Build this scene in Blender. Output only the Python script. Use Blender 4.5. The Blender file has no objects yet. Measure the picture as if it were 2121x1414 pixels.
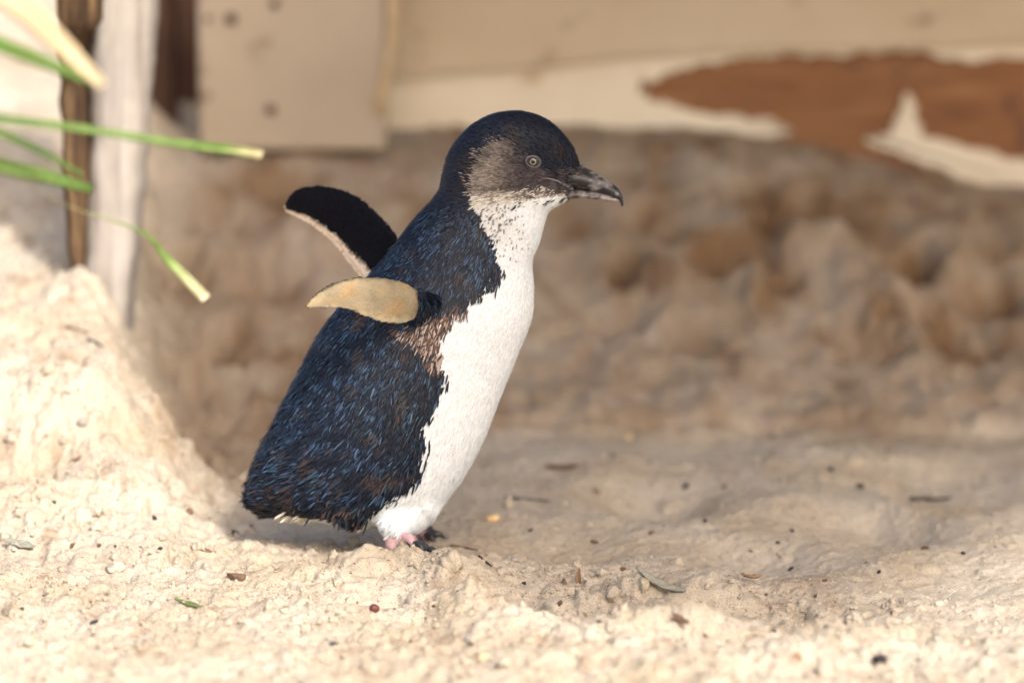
import bpy, bmesh, math, random
import numpy as np
from mathutils import Vector, Matrix
from mathutils.bvhtree import BVHTree

random.seed(7)
rng = np.random.default_rng(7)
SC = bpy.context.scene
COL = SC.collection

# ------------------------------------------------------------------ camera
PXW, PXH = 2121, 1414
S = 0.00032                      # metres per photo pixel in the penguin's plane
DIST = 2.2
PITCH = math.radians(9.0)
FPX = DIST / S                   # focal length in photo pixels
AIM = Vector((0, 0, 0.1455))
FWD = Vector((0, math.cos(PITCH), -math.sin(PITCH)))
UP = Vector((0, math.sin(PITCH), math.cos(PITCH)))
RIGHT = Vector((1, 0, 0))
CAM = AIM - FWD * DIST
cd = bpy.data.cameras.new('camera')
cam = bpy.data.objects.new('camera', cd)
COL.objects.link(cam)
cam.location = CAM
cam.rotation_euler = (math.pi / 2 - PITCH, 0, 0)
cd.sensor_width = 36
cd.lens = 36 * FPX / PXW
cd.clip_start = 0.05
cd.clip_end = 500
cd.dof.use_dof = True
cd.dof.focus_distance = DIST - 0.065
cd.dof.aperture_fstop = 3.4
SC.camera = cam

# ------------------------------------------------------------------ light
SUN_EL = math.radians(41)
SUN_AZ = math.radians(155)       # compass-like: 0 = +Y, 90 = +X  (sun behind the camera, to the right)
sun_vec = Vector((math.sin(SUN_AZ) * math.cos(SUN_EL), math.cos(SUN_AZ) * math.cos(SUN_EL), math.sin(SUN_EL)))
sd = bpy.data.lights.new('sun', 'SUN')
sun = bpy.data.objects.new('sun', sd)
COL.objects.link(sun)
sun.rotation_euler = (-sun_vec).to_track_quat('-Z', 'Y').to_euler()
sd.energy = 2.2
sd.angle = math.radians(4)
sd.color = (1.0, 0.99, 0.975)
W = bpy.data.worlds.new('World')
SC.world = W
W.use_nodes = True
nt = W.node_tree
nt.nodes.clear()
sky = nt.nodes.new('ShaderNodeTexSky')
sky.sky_type = 'NISHITA'
sky.sun_disc = False
sky.sun_elevation = SUN_EL
sky.sun_rotation = SUN_AZ
sky.dust_density = 5.0
sky.ozone_density = 0.6
sky.air_density = 1.0
bgn = nt.nodes.new('ShaderNodeBackground')
bgn.inputs['Strength'].default_value = 0.15
outw = nt.nodes.new('ShaderNodeOutputWorld')
nt.links.new(sky.outputs[0], bgn.inputs[0])
nt.links.new(bgn.outputs[0], outw.inputs[0])
SC.view_settings.view_transform = 'Standard'
SC.view_settings.look = 'None'
SC.view_settings.gamma = 1
SC.view_settings.exposure = 1.23
SC.view_settings.use_curve_mapping = False
SC.render.engine = 'CYCLES'
SC.cycles.max_bounces = 8


# ------------------------------------------------------------------ helpers
def at(px, py, y):
    """world point seen at photo pixel (px,py) on the plane Y = y"""
    d = FWD * FPX + RIGHT * (px - PXW / 2) - UP * (py - PXH / 2)
    t = (y - CAM.y) / d.y
    return CAM + d * t


def at_z(px, py, z):
    d = FWD * FPX + RIGHT * (px - PXW / 2) - UP * (py - PXH / 2)
    t = (z - CAM.z) / d.z
    return CAM + d * t


def project(P):
    """numpy (n,3) -> photo pixels"""
    V = P - np.array(CAM)
    dep = V @ np.array(FWD)
    return (PXW / 2 + FPX * (V @ np.array(RIGHT)) / dep, PXH / 2 - FPX * (V @ np.array(UP)) / dep)


def smooth(a, b, x):
    t = np.clip((x - a) / (b - a), 0, 1)
    return t * t * (3 - 2 * t)


def _hash(ix, iy, seed):
    h = (ix.astype(np.int64) * 374761393 + iy.astype(np.int64) * 668265263 + seed * 974711) & 0x7fffffff
    h = ((h ^ (h >> 13)) * 1274126177) & 0x7fffffff
    return (h ^ (h >> 16)) & 0xffff


def noise2(x, y, seed=0):
    x = np.asarray(x, float); y = np.asarray(y, float)
    ix = np.floor(x); iy = np.floor(y)
    fx = x - ix; fy = y - iy
    ux = fx * fx * fx * (fx * (fx * 6 - 15) + 10); uy = fy * fy * fy * (fy * (fy * 6 - 15) + 10)

    def g(dx, dy):
        a = _hash(ix + dx, iy + dy, seed) / 65536.0 * 2 * math.pi
        return np.cos(a) * (fx - dx) + np.sin(a) * (fy - dy)
    a = g(0, 0); b = g(1, 0); c = g(0, 1); d = g(1, 1)
    return ((a + (b - a) * ux) * (1 - uy) + (c + (d - c) * ux) * uy) * 1.5


def fbm(x, y, seed=0, octv=4, gain=0.5):
    s = 0; a = 1; n = 0
    for i in range(octv):
        s = s + a * noise2(x * 2 ** i, y * 2 ** i, seed + i * 17); n += a; a *= gain
    return s / n


def billow(x, y, seed=0, octv=4, gain=0.55):
    s = 0; a = 1; n = 0
    for i in range(octv):
        s = s + a * (1 - 2 * np.abs(noise2(x * 2 ** i, y * 2 ** i, seed + i * 23))); n += a; a *= gain
    return s / n


def mesh_np(name, V, F, smooth_shade=True):
    """F: (n,k) array or list of tuples"""
    me = bpy.data.meshes.new(name)
    if isinstance(F, np.ndarray):
        V = np.asarray(V, dtype=np.float32)
        n, k = F.shape
        me.vertices.add(len(V)); me.vertices.foreach_set('co', V.ravel())
        me.loops.add(n * k); me.loops.foreach_set('vertex_index', F.astype(np.int32).ravel())
        me.polygons.add(n)
        me.polygons.foreach_set('loop_start', np.arange(0, n * k, k, dtype=np.int32))
        me.update(calc_edges=True)
        me.validate()
    else:
        me.from_pydata([tuple(v) for v in V], [], F)
        me.update()
    if smooth_shade:
        me.polygons.foreach_set('use_smooth', np.ones(len(me.polygons), dtype=bool))
    return me


def link(name, me, mat=None, parent=None):
    o = bpy.data.objects.new(name, me)
    COL.objects.link(o)
    if mat is not None and me is not None:
        me.materials.clear(); me.materials.append(mat)
    if parent is not None:
        o.parent = parent
        o.matrix_parent_inverse = Matrix.Translation(-parent.location) if parent.rotation_euler[:] == (0, 0, 0) else parent.matrix_basis.inverted()
    return o


def empty(name, loc):
    o = bpy.data.objects.new(name, None)
    o.empty_display_size = 0.02
    COL.objects.link(o)
    o.location = loc
    return o


def tag(o, label=None, cat=None, group=None, kind=None):
    if label: o['label'] = label
    if cat: o['category'] = cat
    if group: o['group'] = group
    if kind: o['kind'] = kind
    return o


def set_col(me, C, name='col'):
    a = me.attributes.new(name, 'FLOAT_COLOR', 'POINT')
    C4 = np.ones((len(C), 4), dtype=np.float32); C4[:, :3] = C
    a.data.foreach_set('color', C4.ravel())


def in_poly(px, py, poly):
    r = np.zeros(px.shape, bool)
    n = len(poly); j = n - 1
    for i in range(n):
        xi, yi = poly[i]; xj, yj = poly[j]
        c = ((yi > py) != (yj > py)) & (px < (xj - xi) * (py - yi) / ((yj - yi) or 1e-9) + xi)
        r ^= c
        j = i
    return r


# ------------------------------------------------------------------ materials
class NT:
    def __init__(s, name):
        s.m = bpy.data.materials.new(name); s.m.use_nodes = True
        s.t = s.m.node_tree; s.t.nodes.clear()
        s.out = s.n('ShaderNodeOutputMaterial')
        s.b = s.n('ShaderNodeBsdfPrincipled')
        s.l(s.b.outputs[0], s.out.inputs[0])

    def n(s, t, **k):
        o = s.t.nodes.new(t)
        for a, v in k.items():
            if a in o.inputs.keys(): o.inputs[a].default_value = v
            else: setattr(o, a, v)
        return o

    def l(s, a, b): s.t.links.new(a, b)

    def coord(s, kind='Object', scale=(1, 1, 1)):
        tc = s.n('ShaderNodeTexCoord'); mp = s.n('ShaderNodeMapping')
        mp.inputs['Scale'].default_value = scale
        s.l(tc.outputs[kind], mp.inputs[0])
        return mp.outputs[0]

    def noise(s, co, scale, detail=4, rough=.55, dist=0):
        o = s.n('ShaderNodeTexNoise')
        o.inputs['Scale'].default_value = scale; o.inputs['Detail'].default_value = detail
        o.inputs['Roughness'].default_value = rough; o.inputs['Distortion'].default_value = dist
        s.l(co, o.inputs['Vector'])
        return o.outputs['Fac']

    def ramp(s, f, stops):
        r = s.n('ShaderNodeValToRGB'); e = r.color_ramp.elements
        while len(e) < len(stops): e.new(.5)
        for i, (p, c) in enumerate(stops):
            e[i].position = p; e[i].color = (*c, 1) if len(c) == 3 else c
        s.l(f, r.inputs[0])
        return r.outputs[0]

    def mix(s, a, b, f, mode='MIX'):
        m = s.n('ShaderNodeMix', data_type='RGBA', blend_type=mode)
        if isinstance(f, (int, float)): m.inputs[0].default_value = f
        else: s.l(f, m.inputs[0])
        for v, i in ((a, 6), (b, 7)):
            if isinstance(v, tuple): m.inputs[i].default_value = (*v, 1)
            else: s.l(v, m.inputs[i])
        return m.outputs[2]

    def bump(s, h, strength, dist):
        b = s.n('ShaderNodeBump'); b.inputs['Strength'].default_value = strength; b.inputs['Distance'].default_value = dist
        s.l(h, b.inputs['Height']); s.l(b.outputs[0], s.b.inputs['Normal'])

    def base(s, c, rough=.8, spec=.3):
        if isinstance(c, tuple): s.b.inputs['Base Color'].default_value = (*c, 1)
        else: s.l(c, s.b.inputs['Base Color'])
        s.b.inputs['Roughness'].default_value = rough
        s.b.inputs['Specular IOR Level'].default_value = spec


def mat_sand():
    s = NT('sand'); co = s.coord('Object')
    a = s.noise(co, 9, 5, .6)
    c = s.ramp(a, [(.3, (.39, .312, .215)), (.55, (.467, .398, .311)), (.8, (.545, .475, .375))])
    g = s.noise(co, 900, 2, .6)
    gr = s.ramp(g, [(.30, (.45, .38, .31)), (.44, (.97, .97, .97)), (.62, (1, 1, 1)), (.76, (1.28, 1.25, 1.2))])
    c = s.mix(c, gr, .85, 'MULTIPLY')
    g2 = s.noise(co, 160, 3, .6)
    gr2 = s.ramp(g2, [(.28, (.70, .63, .56)), (.45, (1, 1, 1))])
    c = s.mix(c, gr2, .7, 'MULTIPLY')
    dm = s.n('ShaderNodeAttribute'); dm.attribute_name = 'damp_shade'
    c = s.mix(c, s.mix(c, (.47, .335, .235), 1.0, 'MULTIPLY'), dm.outputs['Fac'])  # tint serves damp sand and the shade painted on the bank
    s.base(c, 1.0, .1)
    h = s.noise(co, 620, 4, .75)
    s.bump(h, .9, .0014)
    return s.m


def mat_wood(name, c1, c2, c3, scale=(1, 1, .07), nscale=40, rough=.85, bump=.5, blotch=0.5):
    s = NT(name); co = s.coord('Object', scale)
    a = s.noise(co, nscale, 6, .65, .4)
    c = s.ramp(a, [(.28, c1), (.5, c2), (.72, c3)])
    co2 = s.coord('Object')
    b = s.ramp(s.noise(co2, 12, 4, .6), [(.33, tuple(x * .8 for x in c1)), (.6, (1, 1, 1))])
    c = s.mix(c, b, blotch, 'MULTIPLY')
    s.base(c, rough, .2)
    s.bump(a, bump, .003)
    return s.m


def mat_rust():
    s = NT('rotten_brown_wood'); co = s.coord('Object', (.12, 1, 1))
    a = s.noise(co, 46, 6, .65, .5)
    c = s.ramp(a, [(.3, (.13, .055, .028)), (.5, (.24, .11, .05)), (.72, (.36, .19, .09))])
    co2 = s.coord('Object')
    f = s.ramp(s.noise(co2, 9, 4, .6, .4), [(.40, (0, 0, 0)), (.62, (1, 1, 1))])
    c = s.mix(c, (.25, .115, .052), f)
    f2 = s.ramp(s.noise(co2, 17, 3, .6), [(.56, (0, 0, 0)), (.70, (1, 1, 1))])
    c = s.mix(c, (.12, .058, .04), f2)
    s.base(c, .85, .2); s.bump(a, .6, .003)
    return s.m


def mat_paint(name, c1, c2, spots):
    s = NT(name); co = s.coord('Object')
    a = s.noise(co, 7, 5, .6)
    c = s.ramp(a, [(.3, c1), (.65, c2)])
    d = s.noise(co, 26, 3, .5)
    f = s.ramp(d, [(.64, (0, 0, 0)), (.74, (1, 1, 1))])
    c = s.mix(c, spots, f)
    s.base(c, .75, .25)
    s.bump(s.noise(co, 60, 4), .25, .003)
    return s.m


def mat_attr(name, rough, spec, sheen=0, attr='col', noise_amt=0.0, nscale=900):
    s = NT(name)
    a = s.n('ShaderNodeAttribute'); a.attribute_name = attr
    c = a.outputs['Color']
    if noise_amt:
        co = s.coord('Object')
        h = s.noise(co, nscale, 3, .6)
        c = s.mix(c, s.ramp(h, [(.3, (1 - noise_amt,) * 3), (.7, (1 + noise_amt * .3,) * 3)]), 1.0, 'MULTIPLY')
        s.bump(h, .4, .0006)
    s.base(c, rough, spec)
    if sheen:
        s.b.inputs['Sheen Weight'].default_value = sheen
    return s


M = {}
M['sand'] = mat_sand()

# ------------------------------------------------------------------ ground
def axis(lo, fine, hi, steps, glo, ghi):
    """fine: list of (a,b,step); geometric growth outwards to lo and hi"""
    c = []
    for a, b, st in fine:
        c += list(np.arange(a, b - st * .25, st))
    c.append(fine[-1][1])
    st = fine[-1][2]; v = c[-1]; r = []
    while v < hi:
        st *= ghi; v += st; r.append(min(v, hi))
    st = fine[0][2]; v = c[0]; l = []
    while v > lo:
        st *= glo; v -= st; l.append(max(v, lo))
    return np.array(l[::-1] + c + r)


GX = axis(-60, [(-.50, -.37, .003), (-.37, .37, .00135), (.37, .52, .003)], 60, 0, 1.16, 1.16)
GY = axis(-60, [(-.46, .20, .0015), (.20, .40, .0026), (.40, 1.02, .0045)], 60, 0, 1.16, 1.16)
XX, YY = np.meshgrid(GX, GY)


def H_base(X, Y):
    wx = X + .03 * fbm(X * 6, Y * 6, 5, 3) + .022 * fbm(X * 22, Y * 18, 6, 3)
    wy = Y + .02 * fbm(X * 7, Y * 7, 9, 3)
    bank_top = .184 * (1 - .30 * smooth(.16, .50, X))
    right = bank_top * smooth(.40, .98, wy) + .010 * smooth(.425, .455, wy + .10 * (X - .2) ** 2)
    left = np.interp(wy, [-.14, -.04, .04, .12, .20, .35, .6, 1.0, 1.6], [0, .006, .022, .060, .100, .130, .20, .315, .40])
    edge = np.interp(Y, [-.2, .05, .2, .3, .4, .7, 1.2], [-.19, -.215, -.245, -.268, -.288, -.33, -.38])
    m = smooth(.04, -.06, wx - edge)
    z = right * (1 - m) + left * m
    z = z + .004 * fbm(X * 14, Y * 14, 3, 3)
    return z


def gbump(X, Y, px, py, h, rx, ry=None, rot=0.0, z0=0.0, p=2.0):
    c = at_z(px, py, z0)
    ry = ry or rx
    dx = X - c.x; dy = Y - c.y
    ca, sa = math.cos(rot), math.sin(rot)
    u = (dx * ca + dy * sa) / rx; v = (-dx * sa + dy * ca) / ry
    return h * np.exp(-(u * u + v * v) ** (p / 2))


print('terrain', XX.shape)
Z = H_base(XX, YY)
near = smooth(1.4, .9, np.abs(XX)) * smooth(1.6, 1.1, np.abs(YY))
clump = np.clip(smooth(.06, -.07, YY + .30 * np.clip(XX + .02, -.1, .5) * 0.9) + smooth(-.14, -.24, XX) * smooth(.75, .4, YY), 0, 1)
clump = clump * (1 - .75 * smooth(.10, .26, XX + .4 * YY))
HOL = np.zeros_like(Z)
WXX = XX + .022 * fbm(XX * 17, YY * 15, 91, 3) + .010 * fbm(XX * 48, YY * 40, 92, 2)
WYY = YY + .026 * fbm(XX * 16, YY * 14, 93, 3) + .012 * fbm(XX * 45, YY * 40, 94, 2)
# bank relief: scuffed hollows
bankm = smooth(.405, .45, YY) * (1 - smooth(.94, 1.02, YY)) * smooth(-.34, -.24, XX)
Z += bankm * (.011 * fbm(XX * 11, YY * 8, 31, 3) + .007 * billow(XX * 24, YY * 18, 37, 3) - .003)
for (px, py, h, r) in [(1475, 510, -.030, .020), (1620, 555, -.032, .018), (1540, 500, -.026, .022), (1890, 495, -.034, .018), (2050, 545, -.032, .024),
                       (1290, 540, -.022, .020), (1600, 420, -.024, .026), (1700, 380, -.018, .03), (1930, 610, -.028, .018), (1440, 690, -.018, .025),
                       (1280, 640, -.016, .018), (1560, 350, -.018, .02), (1800, 680, -.016, .03), (2000, 660, -.02, .03), (600, 360, -.02, .03), (440, 440, -.02, .022),
                       (560, 560, -.016, .03), (380, 560, -.022, .025), (500, 700, -.014, .03), (1180, 440, -.012, .03), (1360, 440, -.012, .025)]:
    yy = .44 + (890 - py) / 640 * .46
    c = at(px, py, yy)
    d2 = ((WXX - c.x) ** 2 + ((WYY - yy) / 1.25) ** 2) / r ** 2
    Z += h * np.exp(-d2 ** 1.6)
    HOL = HOL + np.exp(-(d2 * .8) ** 1.3) * (h / -.03)
# lumps thrown up between the hollows
for (px, py, h, r) in [(1575, 590, .022, .022), (1700, 480, .016, .03), (1820, 560, .016, .03), (1400, 580, .014, .025), (350, 800, .018, .025), (380, 820, .016, .02),
                       (1960, 420, .012, .03), (650, 470, .014, .03), (480, 520, .014, .03)]:
    yy = .44 + (890 - py) / 640 * .46
    c = at(px, py, yy)
    d2 = ((WXX - c.x) ** 2 + ((WYY - yy) / 1.25) ** 2) / r ** 2
    Z += h * np.exp(-d2 ** 1.3)
Z -= .011 * np.exp(-((YY - .445 - .012 * fbm(XX * 8, XX * 0, 33, 2)) / .007) ** 2) * smooth(-.06, .0, XX) * smooth(.34, .16, XX)
FN = fbm(XX * 16, YY * 12, 96, 3)
# broad undulations and footprints on the floor right of the bird
for (px, py, h, rx, ry) in [(1360, 1030, -.014, .045, .06), (1640, 1060, .008, .05, .05), (1800, 1080, -.016, .045, .06), (1180, 1130, -.006, .05, .05),
                            (1560, 1150, -.008, .05, .05), (1250, 960, .006, .06, .05), (1980, 1000, -.010, .06, .07), (1480, 930, -.006, .06, .05),
                            (1700, 960, .007, .08, .05), (1150, 1240, -.010, .05, .05), (1620, 1260, -.010, .06, .05), (1950, 1200, -.006, .05, .05)]:
    Z += gbump(XX, YY, px, py, h * 1.5, rx, ry, .2, 0, 2.6) * (1 + .5 * FN)
ridge_n = 1 + .45 * fbm(XX * 60, YY * 45, 87, 3)
# ridge in front of the feet, clods, hollows
for (px, py, h, rx, ry, rot) in [(760, 1185, .011, .040, .016, 0), (850, 1185, .015, .034, .014, -.1), (955, 1205, .017, .022, .016, -.3), (985, 1260, .014, .024, .026, 0),
                                 (905, 1195, .010, .02, .012, 0), (790, 1240, -.012, .024, .018, 0), (860, 1275, -.012, .022, .018, 0), (880, 1330, -.006, .03, .02, 0),
                                 (1050, 1320, .012, .030, .030, 0), (1210, 1235, .014, .018, .016, 0), (1320, 1225, .012, .016, .014, 0), (1470, 1225, .012, .022, .016, 0),
                                 (1260, 1340, .012, .026, .022, 0), (1380, 1320, .013, .028, .022, .2), (1500, 1320, .012, .026, .020, 0), (1140, 1390, .010, .035, .03, 0),
                                 (1420, 1400, .010, .04, .03, 0), (1750, 1330, .008, .03, .03, 0), (640, 1110, -.002, .035, .022, 0), (720, 1120, -.005, .03, .018, 0),
                                 (780, 1150, -.006, .02, .012, 0), (560, 1150, .005, .04, .03, 0), (1120, 1255, .006, .02, .014, 0), (1660, 1380, .008, .04, .03, 0),
                                 (460, 1000, .006, .03, .04, 0), (400, 1000, .006, .03, .04, 0)]:
    Z += gbump(XX, YY, px, py, h * (.60 if py < 1206 and px < 960 else 1.1) * ridge_n, rx, ry, rot)
# the broken clod on the left mound
for (px, py, yy, h, rx, ry) in [(150, 790, .15, .022, .022, .022), (235, 800, .15, .012, .018, .02), (30, 770, .16, .016, .03, .02), (20, 850, .10, -.012, .025, .02),
                                (110, 860, .10, -.010, .02, .02), (260, 900, .06, .008, .03, .02), (60, 930, .05, .010, .03, .02), (330, 800, .30, -.02, .03, .05), (380, 870, .26, -.018, .022, .03)]:
    c = at(px, py, yy)
    Z += h * np.exp(-(((XX - c.x) / rx) ** 2 + ((YY - yy) / ry) ** 2) ** 1.4)
Z += near * clump * (.0048 * billow(XX * 46, YY * 34, 41, 4) + .0062 * fbm(XX * 26, YY * 20, 43, 5, .62))
Z += near * (1 - clump) * (.0034 * fbm(XX * 34, YY * 24, 47, 5, .58) + .0016 * billow(XX * 70, YY * 55, 49, 3)) * (1 - bankm * .5)
Z += near * .015 * fbm(XX * 30, YY * 20, 89, 5, .6) * smooth(-.16, -.23, XX) * smooth(.02, .12, YY) * smooth(.9, .5, YY)
Z += .036 * np.exp(-((XX + .292) / .05) ** 2 - ((YY - .325) / .06) ** 2)
Z += near * (.35 + .65 * clump) * .0016 * fbm(XX * 230, YY * 200, 51, 2)


def splat(n, rlo, rhi, area, dens, kz, seed):
    """overlapping half-buried sand grains / crumb domes raised out of the height field"""
    global Z
    r_ = np.random.default_rng(seed)
    x0, x1, y0, y1 = area
    P = r_.uniform([x0, y0], [x1, y1], (n, 2))
    R = rlo * (rhi / rlo) ** (r_.random(n) ** 2.2)
    U = r_.random(n)
    for (cx, cy), r, u in zip(P, R, U):
        i0, i1 = np.searchsorted(GX, (cx - r, cx + r)); j0, j1 = np.searchsorted(GY, (cy - r, cy + r))
        if i1 <= i0 or j1 <= j0: continue
        jm, im = (j0 + j1) // 2, (i0 + i1) // 2
        if u > dens[min(jm, len(GY) - 1), min(im, len(GX) - 1)]: continue
        sx = (GX[i0:i1] - cx)[None, :]; sy = (GY[j0:j1] - cy)[:, None]
        d2 = (sx * sx + sy * sy * r_.uniform(.7, 1.4)) / (r * r)
        dome = np.sqrt(np.clip(1 - d2, 0, 1)) * r * kz
        blk = Z[j0:j1, i0:i1]
        zc = Z[min(jm, len(GY) - 1), min(im, len(GX) - 1)]
        tgt = zc + dome - r * .15
        Z[j0:j1, i0:i1] = np.where(d2 < 1, np.maximum(blk, tgt), blk)


dens_map = np.clip(clump * (.25 + 1.1 * smooth(-.15, .35, fbm(XX * 11, YY * 11, 71, 3))) + .05, 0, 1)
splat(5000, .003, .011, (-.36, .36, -.42, .34), dens_map * .7, .42, 3)
splat(9000, .0018, .0040, (-.36, .36, -.42, .30), np.clip(dens_map + .04, 0, 1), .5, 4)


def Hz(x, y):
    i = int(np.clip(np.searchsorted(GX, x) - 1, 0, len(GX) - 2)); j = int(np.clip(np.searchsorted(GY, y) - 1, 0, len(GY) - 2))
    u = (x - GX[i]) / (GX[i + 1] - GX[i]); v = (y - GY[j]) / (GY[j + 1] - GY[j])
    return float((Z[j, i] * (1 - u) + Z[j, i + 1] * u) * (1 - v) + (Z[j + 1, i] * (1 - u) + Z[j + 1, i + 1] * u) * v)


def Hn(x, y, e=.006):
    return Vector((Hz(x - e, y) - Hz(x + e, y), Hz(x, y - e) - Hz(x, y + e), 2 * e)).normalized()


def on_sand(px, py):
    """first point of the ground seen at a photo pixel"""
    d = (FWD * FPX + RIGHT * (px - PXW / 2) - UP * (py - PXH / 2)).normalized()
    t = 1.4
    while t < 5:
        p = CAM + d * t
        if p.z < Hz(p.x, p.y):
            return p
        t += .002
    return p


ny, nx = XX.shape
V = np.stack([XX, YY, Z], -1).reshape(-1, 3)
I = np.arange(nx * ny).reshape(ny, nx)
F = np.stack([I[:-1, :-1], I[:-1, 1:], I[1:, 1:], I[1:, :-1]], -1).reshape(-1, 4)
gme = mesh_np('ground', V, F)
damp_shade = np.clip(.55 * np.clip(HOL, 0, 1.2) + bankm * (.44 + .30 * fbm(XX * 9, YY * 9, 81, 3) + .26 * fbm(XX * 30, YY * 24, 82, 4)) + .55 * smooth(.14, .28, YY) * (1 - smooth(.40, .46, YY)) * smooth(-.30, -.24, XX) * smooth(-.06, -.16, XX) + .45 * smooth(-.15, .55, fbm(XX * 20, YY * 14, 83, 4)) * smooth(.30, .55, YY) * smooth(-.30, -.22, XX) + .25 * smooth(.1, .6, fbm(XX * 12, YY * 9, 85, 3)) + .50 * clump * smooth(.12, .5, fbm(XX * 38, YY * 24, 86, 4, .6)), 0, 1)  # damp tone, with shade of the bank and mound foot painted in
_a = gme.attributes.new('damp_shade', 'FLOAT', 'POINT'); _a.data.foreach_set('value', damp_shade.astype(np.float32).ravel())
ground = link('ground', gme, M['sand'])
tag(ground, 'pale clumpy sand floor rising into a bank', None, None, 'structure')

# ------------------------------------------------------------------ timber behind
M['brown_board'] = mat_rust()
M['cream'] = mat_paint('cream_paint', (.66, .55, .41), (.74, .64, .49), (.46, .33, .20))
M['tan'] = mat_paint('tan_board', (.48, .37, .25), (.54, .43, .30), (.30, .21, .13))
M['plank'] = mat_paint('plank_paint', (.34, .27, .195), (.40, .32, .235), (.20, .145, .095))
M['dark_wood'] = mat_wood('dark_wood', (.045, .022, .014), (.085, .042, .027), (.13, .07, .045))
M['weathered'] = mat_wood('weathered_wood', (.14, .11, .09), (.34, .30, .26), (.45, .41, .365), (1, 1, .06), 60, bump=.9, blotch=.35)
M['bark'] = mat_wood('bark', (.02, .012, .008), (.075, .043, .022), (.24, .15, .075), (1, 1, .10), 90, bump=1.0, blotch=.5)


def box_mesh(name, p0, p1, bev=.004, seg=2, jitter=0, cuts=0):
    bm = bmesh.new()
    bmesh.ops.create_cube(bm, size=1)
    for v in bm.verts:
        v.co = Vector([p0[i] + (v.co[i] + .5) * (p1[i] - p0[i]) for i in range(3)])
    bmesh.ops.bevel(bm, geom=list(bm.edges), offset=bev, segments=seg, affect='EDGES', profile=.6)
    if jitter:
        for v in bm.verts:
            v.co += Vector([random.uniform(-1, 1) * jitter for _ in range(3)])
    me = bpy.data.meshes.new(name); bm.to_mesh(me); bm.free()
    me.polygons.foreach_set('use_smooth', np.ones(len(me.polygons), dtype=bool))
    return me


def slab_poly(name, pts, y_front, thick):
    """irregular sheet with real thickness, outline given as world XZ points"""
    bm = bmesh.new()
    f = [bm.verts.new((x, y_front, z)) for x, z in pts]
    face = bm.faces.new(f)
    r = bmesh.ops.extrude_face_region(bm, geom=[face])
    for v in [g for g in r['geom'] if isinstance(g, bmesh.types.BMVert)]:
        v.co.y += thick
    bmesh.ops.recalc_face_normals(bm, faces=list(bm.faces))
    bmesh.ops.triangulate(bm, faces=[f for f in bm.faces if len(f.verts) > 4])
    me = bpy.data.meshes.new(name); bm.to_mesh(me); bm.free()
    return me


def px_outline(pts, y, rough=.0028, sub=5):
    out = []
    n = len(pts)
    for i in range(n):
        a = at(*pts[i], y); b = at(*pts[(i + 1) % n], y)
        for k in range(sub):
            t = k / sub
            p = a.lerp(b, t)
            out.append((p.x + random.uniform(-1, 1) * rough, p.z + random.uniform(-1, 1) * rough))
    return out


WY = 1.00
wall = empty('timber_wall', (0.25, WY, 0.1))
tag(wall, 'low timber wall at the back with cream paint peeled off brown wood', 'wall')
a = at(770, -420, WY); b = at(4300, 470, WY)
link('backing_board', box_mesh('backing_board', (a.x, WY, b.z), (b.x, WY + .03, a.z), .003), M['brown_board'], wall)
paint1 = [(780, 300), (880, 262), (980, 262), (1080, 262), (1170, 258), (1235, 282), (1330, 268), (1450, 272), (1580, 286), (1640, 278), (1640, 266), (1600, 248), (1480, 240), (1405, 216), (1342, 206),
          (1320, 176), (1390, 152), (1440, 138), (1500, 126), (1560, 116), (1590, 122), (1640, 112), (1700, 118), (1780, 112), (1850, 106), (1930, 112), (2020, 130), (2060, 118), (2121, 122), (2300, 120), (2900, 128), (3500, 116), (4290, 122), (4290, 60), (780, 100)]
link('paint_layer', slab_poly('paint_layer', px_outline(paint1, WY - .006), WY - .006, .0055), M['cream'], wall)
paint2 = [(1795, 302), (1800, 280), (1845, 276), (1862, 232), (1876, 196), (1892, 200), (1898, 240), (1912, 282), (1990, 296), (2060, 320), (2140, 338), (2300, 362), (2800, 350), (3600, 366), (4290, 360), (4290, 420), (2300, 420), (2100, 400), (1990, 372), (1900, 330), (1840, 312)]
link('paint_layer', slab_poly('paint_layer.001', px_outline(paint2, WY - .006), WY - .006, .0055), M['cream'], wall)
up = [(790, -420), (790, 168), (900, 152), (1050, 142), (1330, 112), (1500, 104), (1800, 98), (2121, 88), (2500, 80), (4290, 76), (4290, -420)]
link('upper_board', slab_poly('upper_board', px_outline(up, WY - .022, .0008, 3), WY - .022, .0155), M['tan'], wall)  # upper strip takes a darker tan than the cream below

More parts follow.
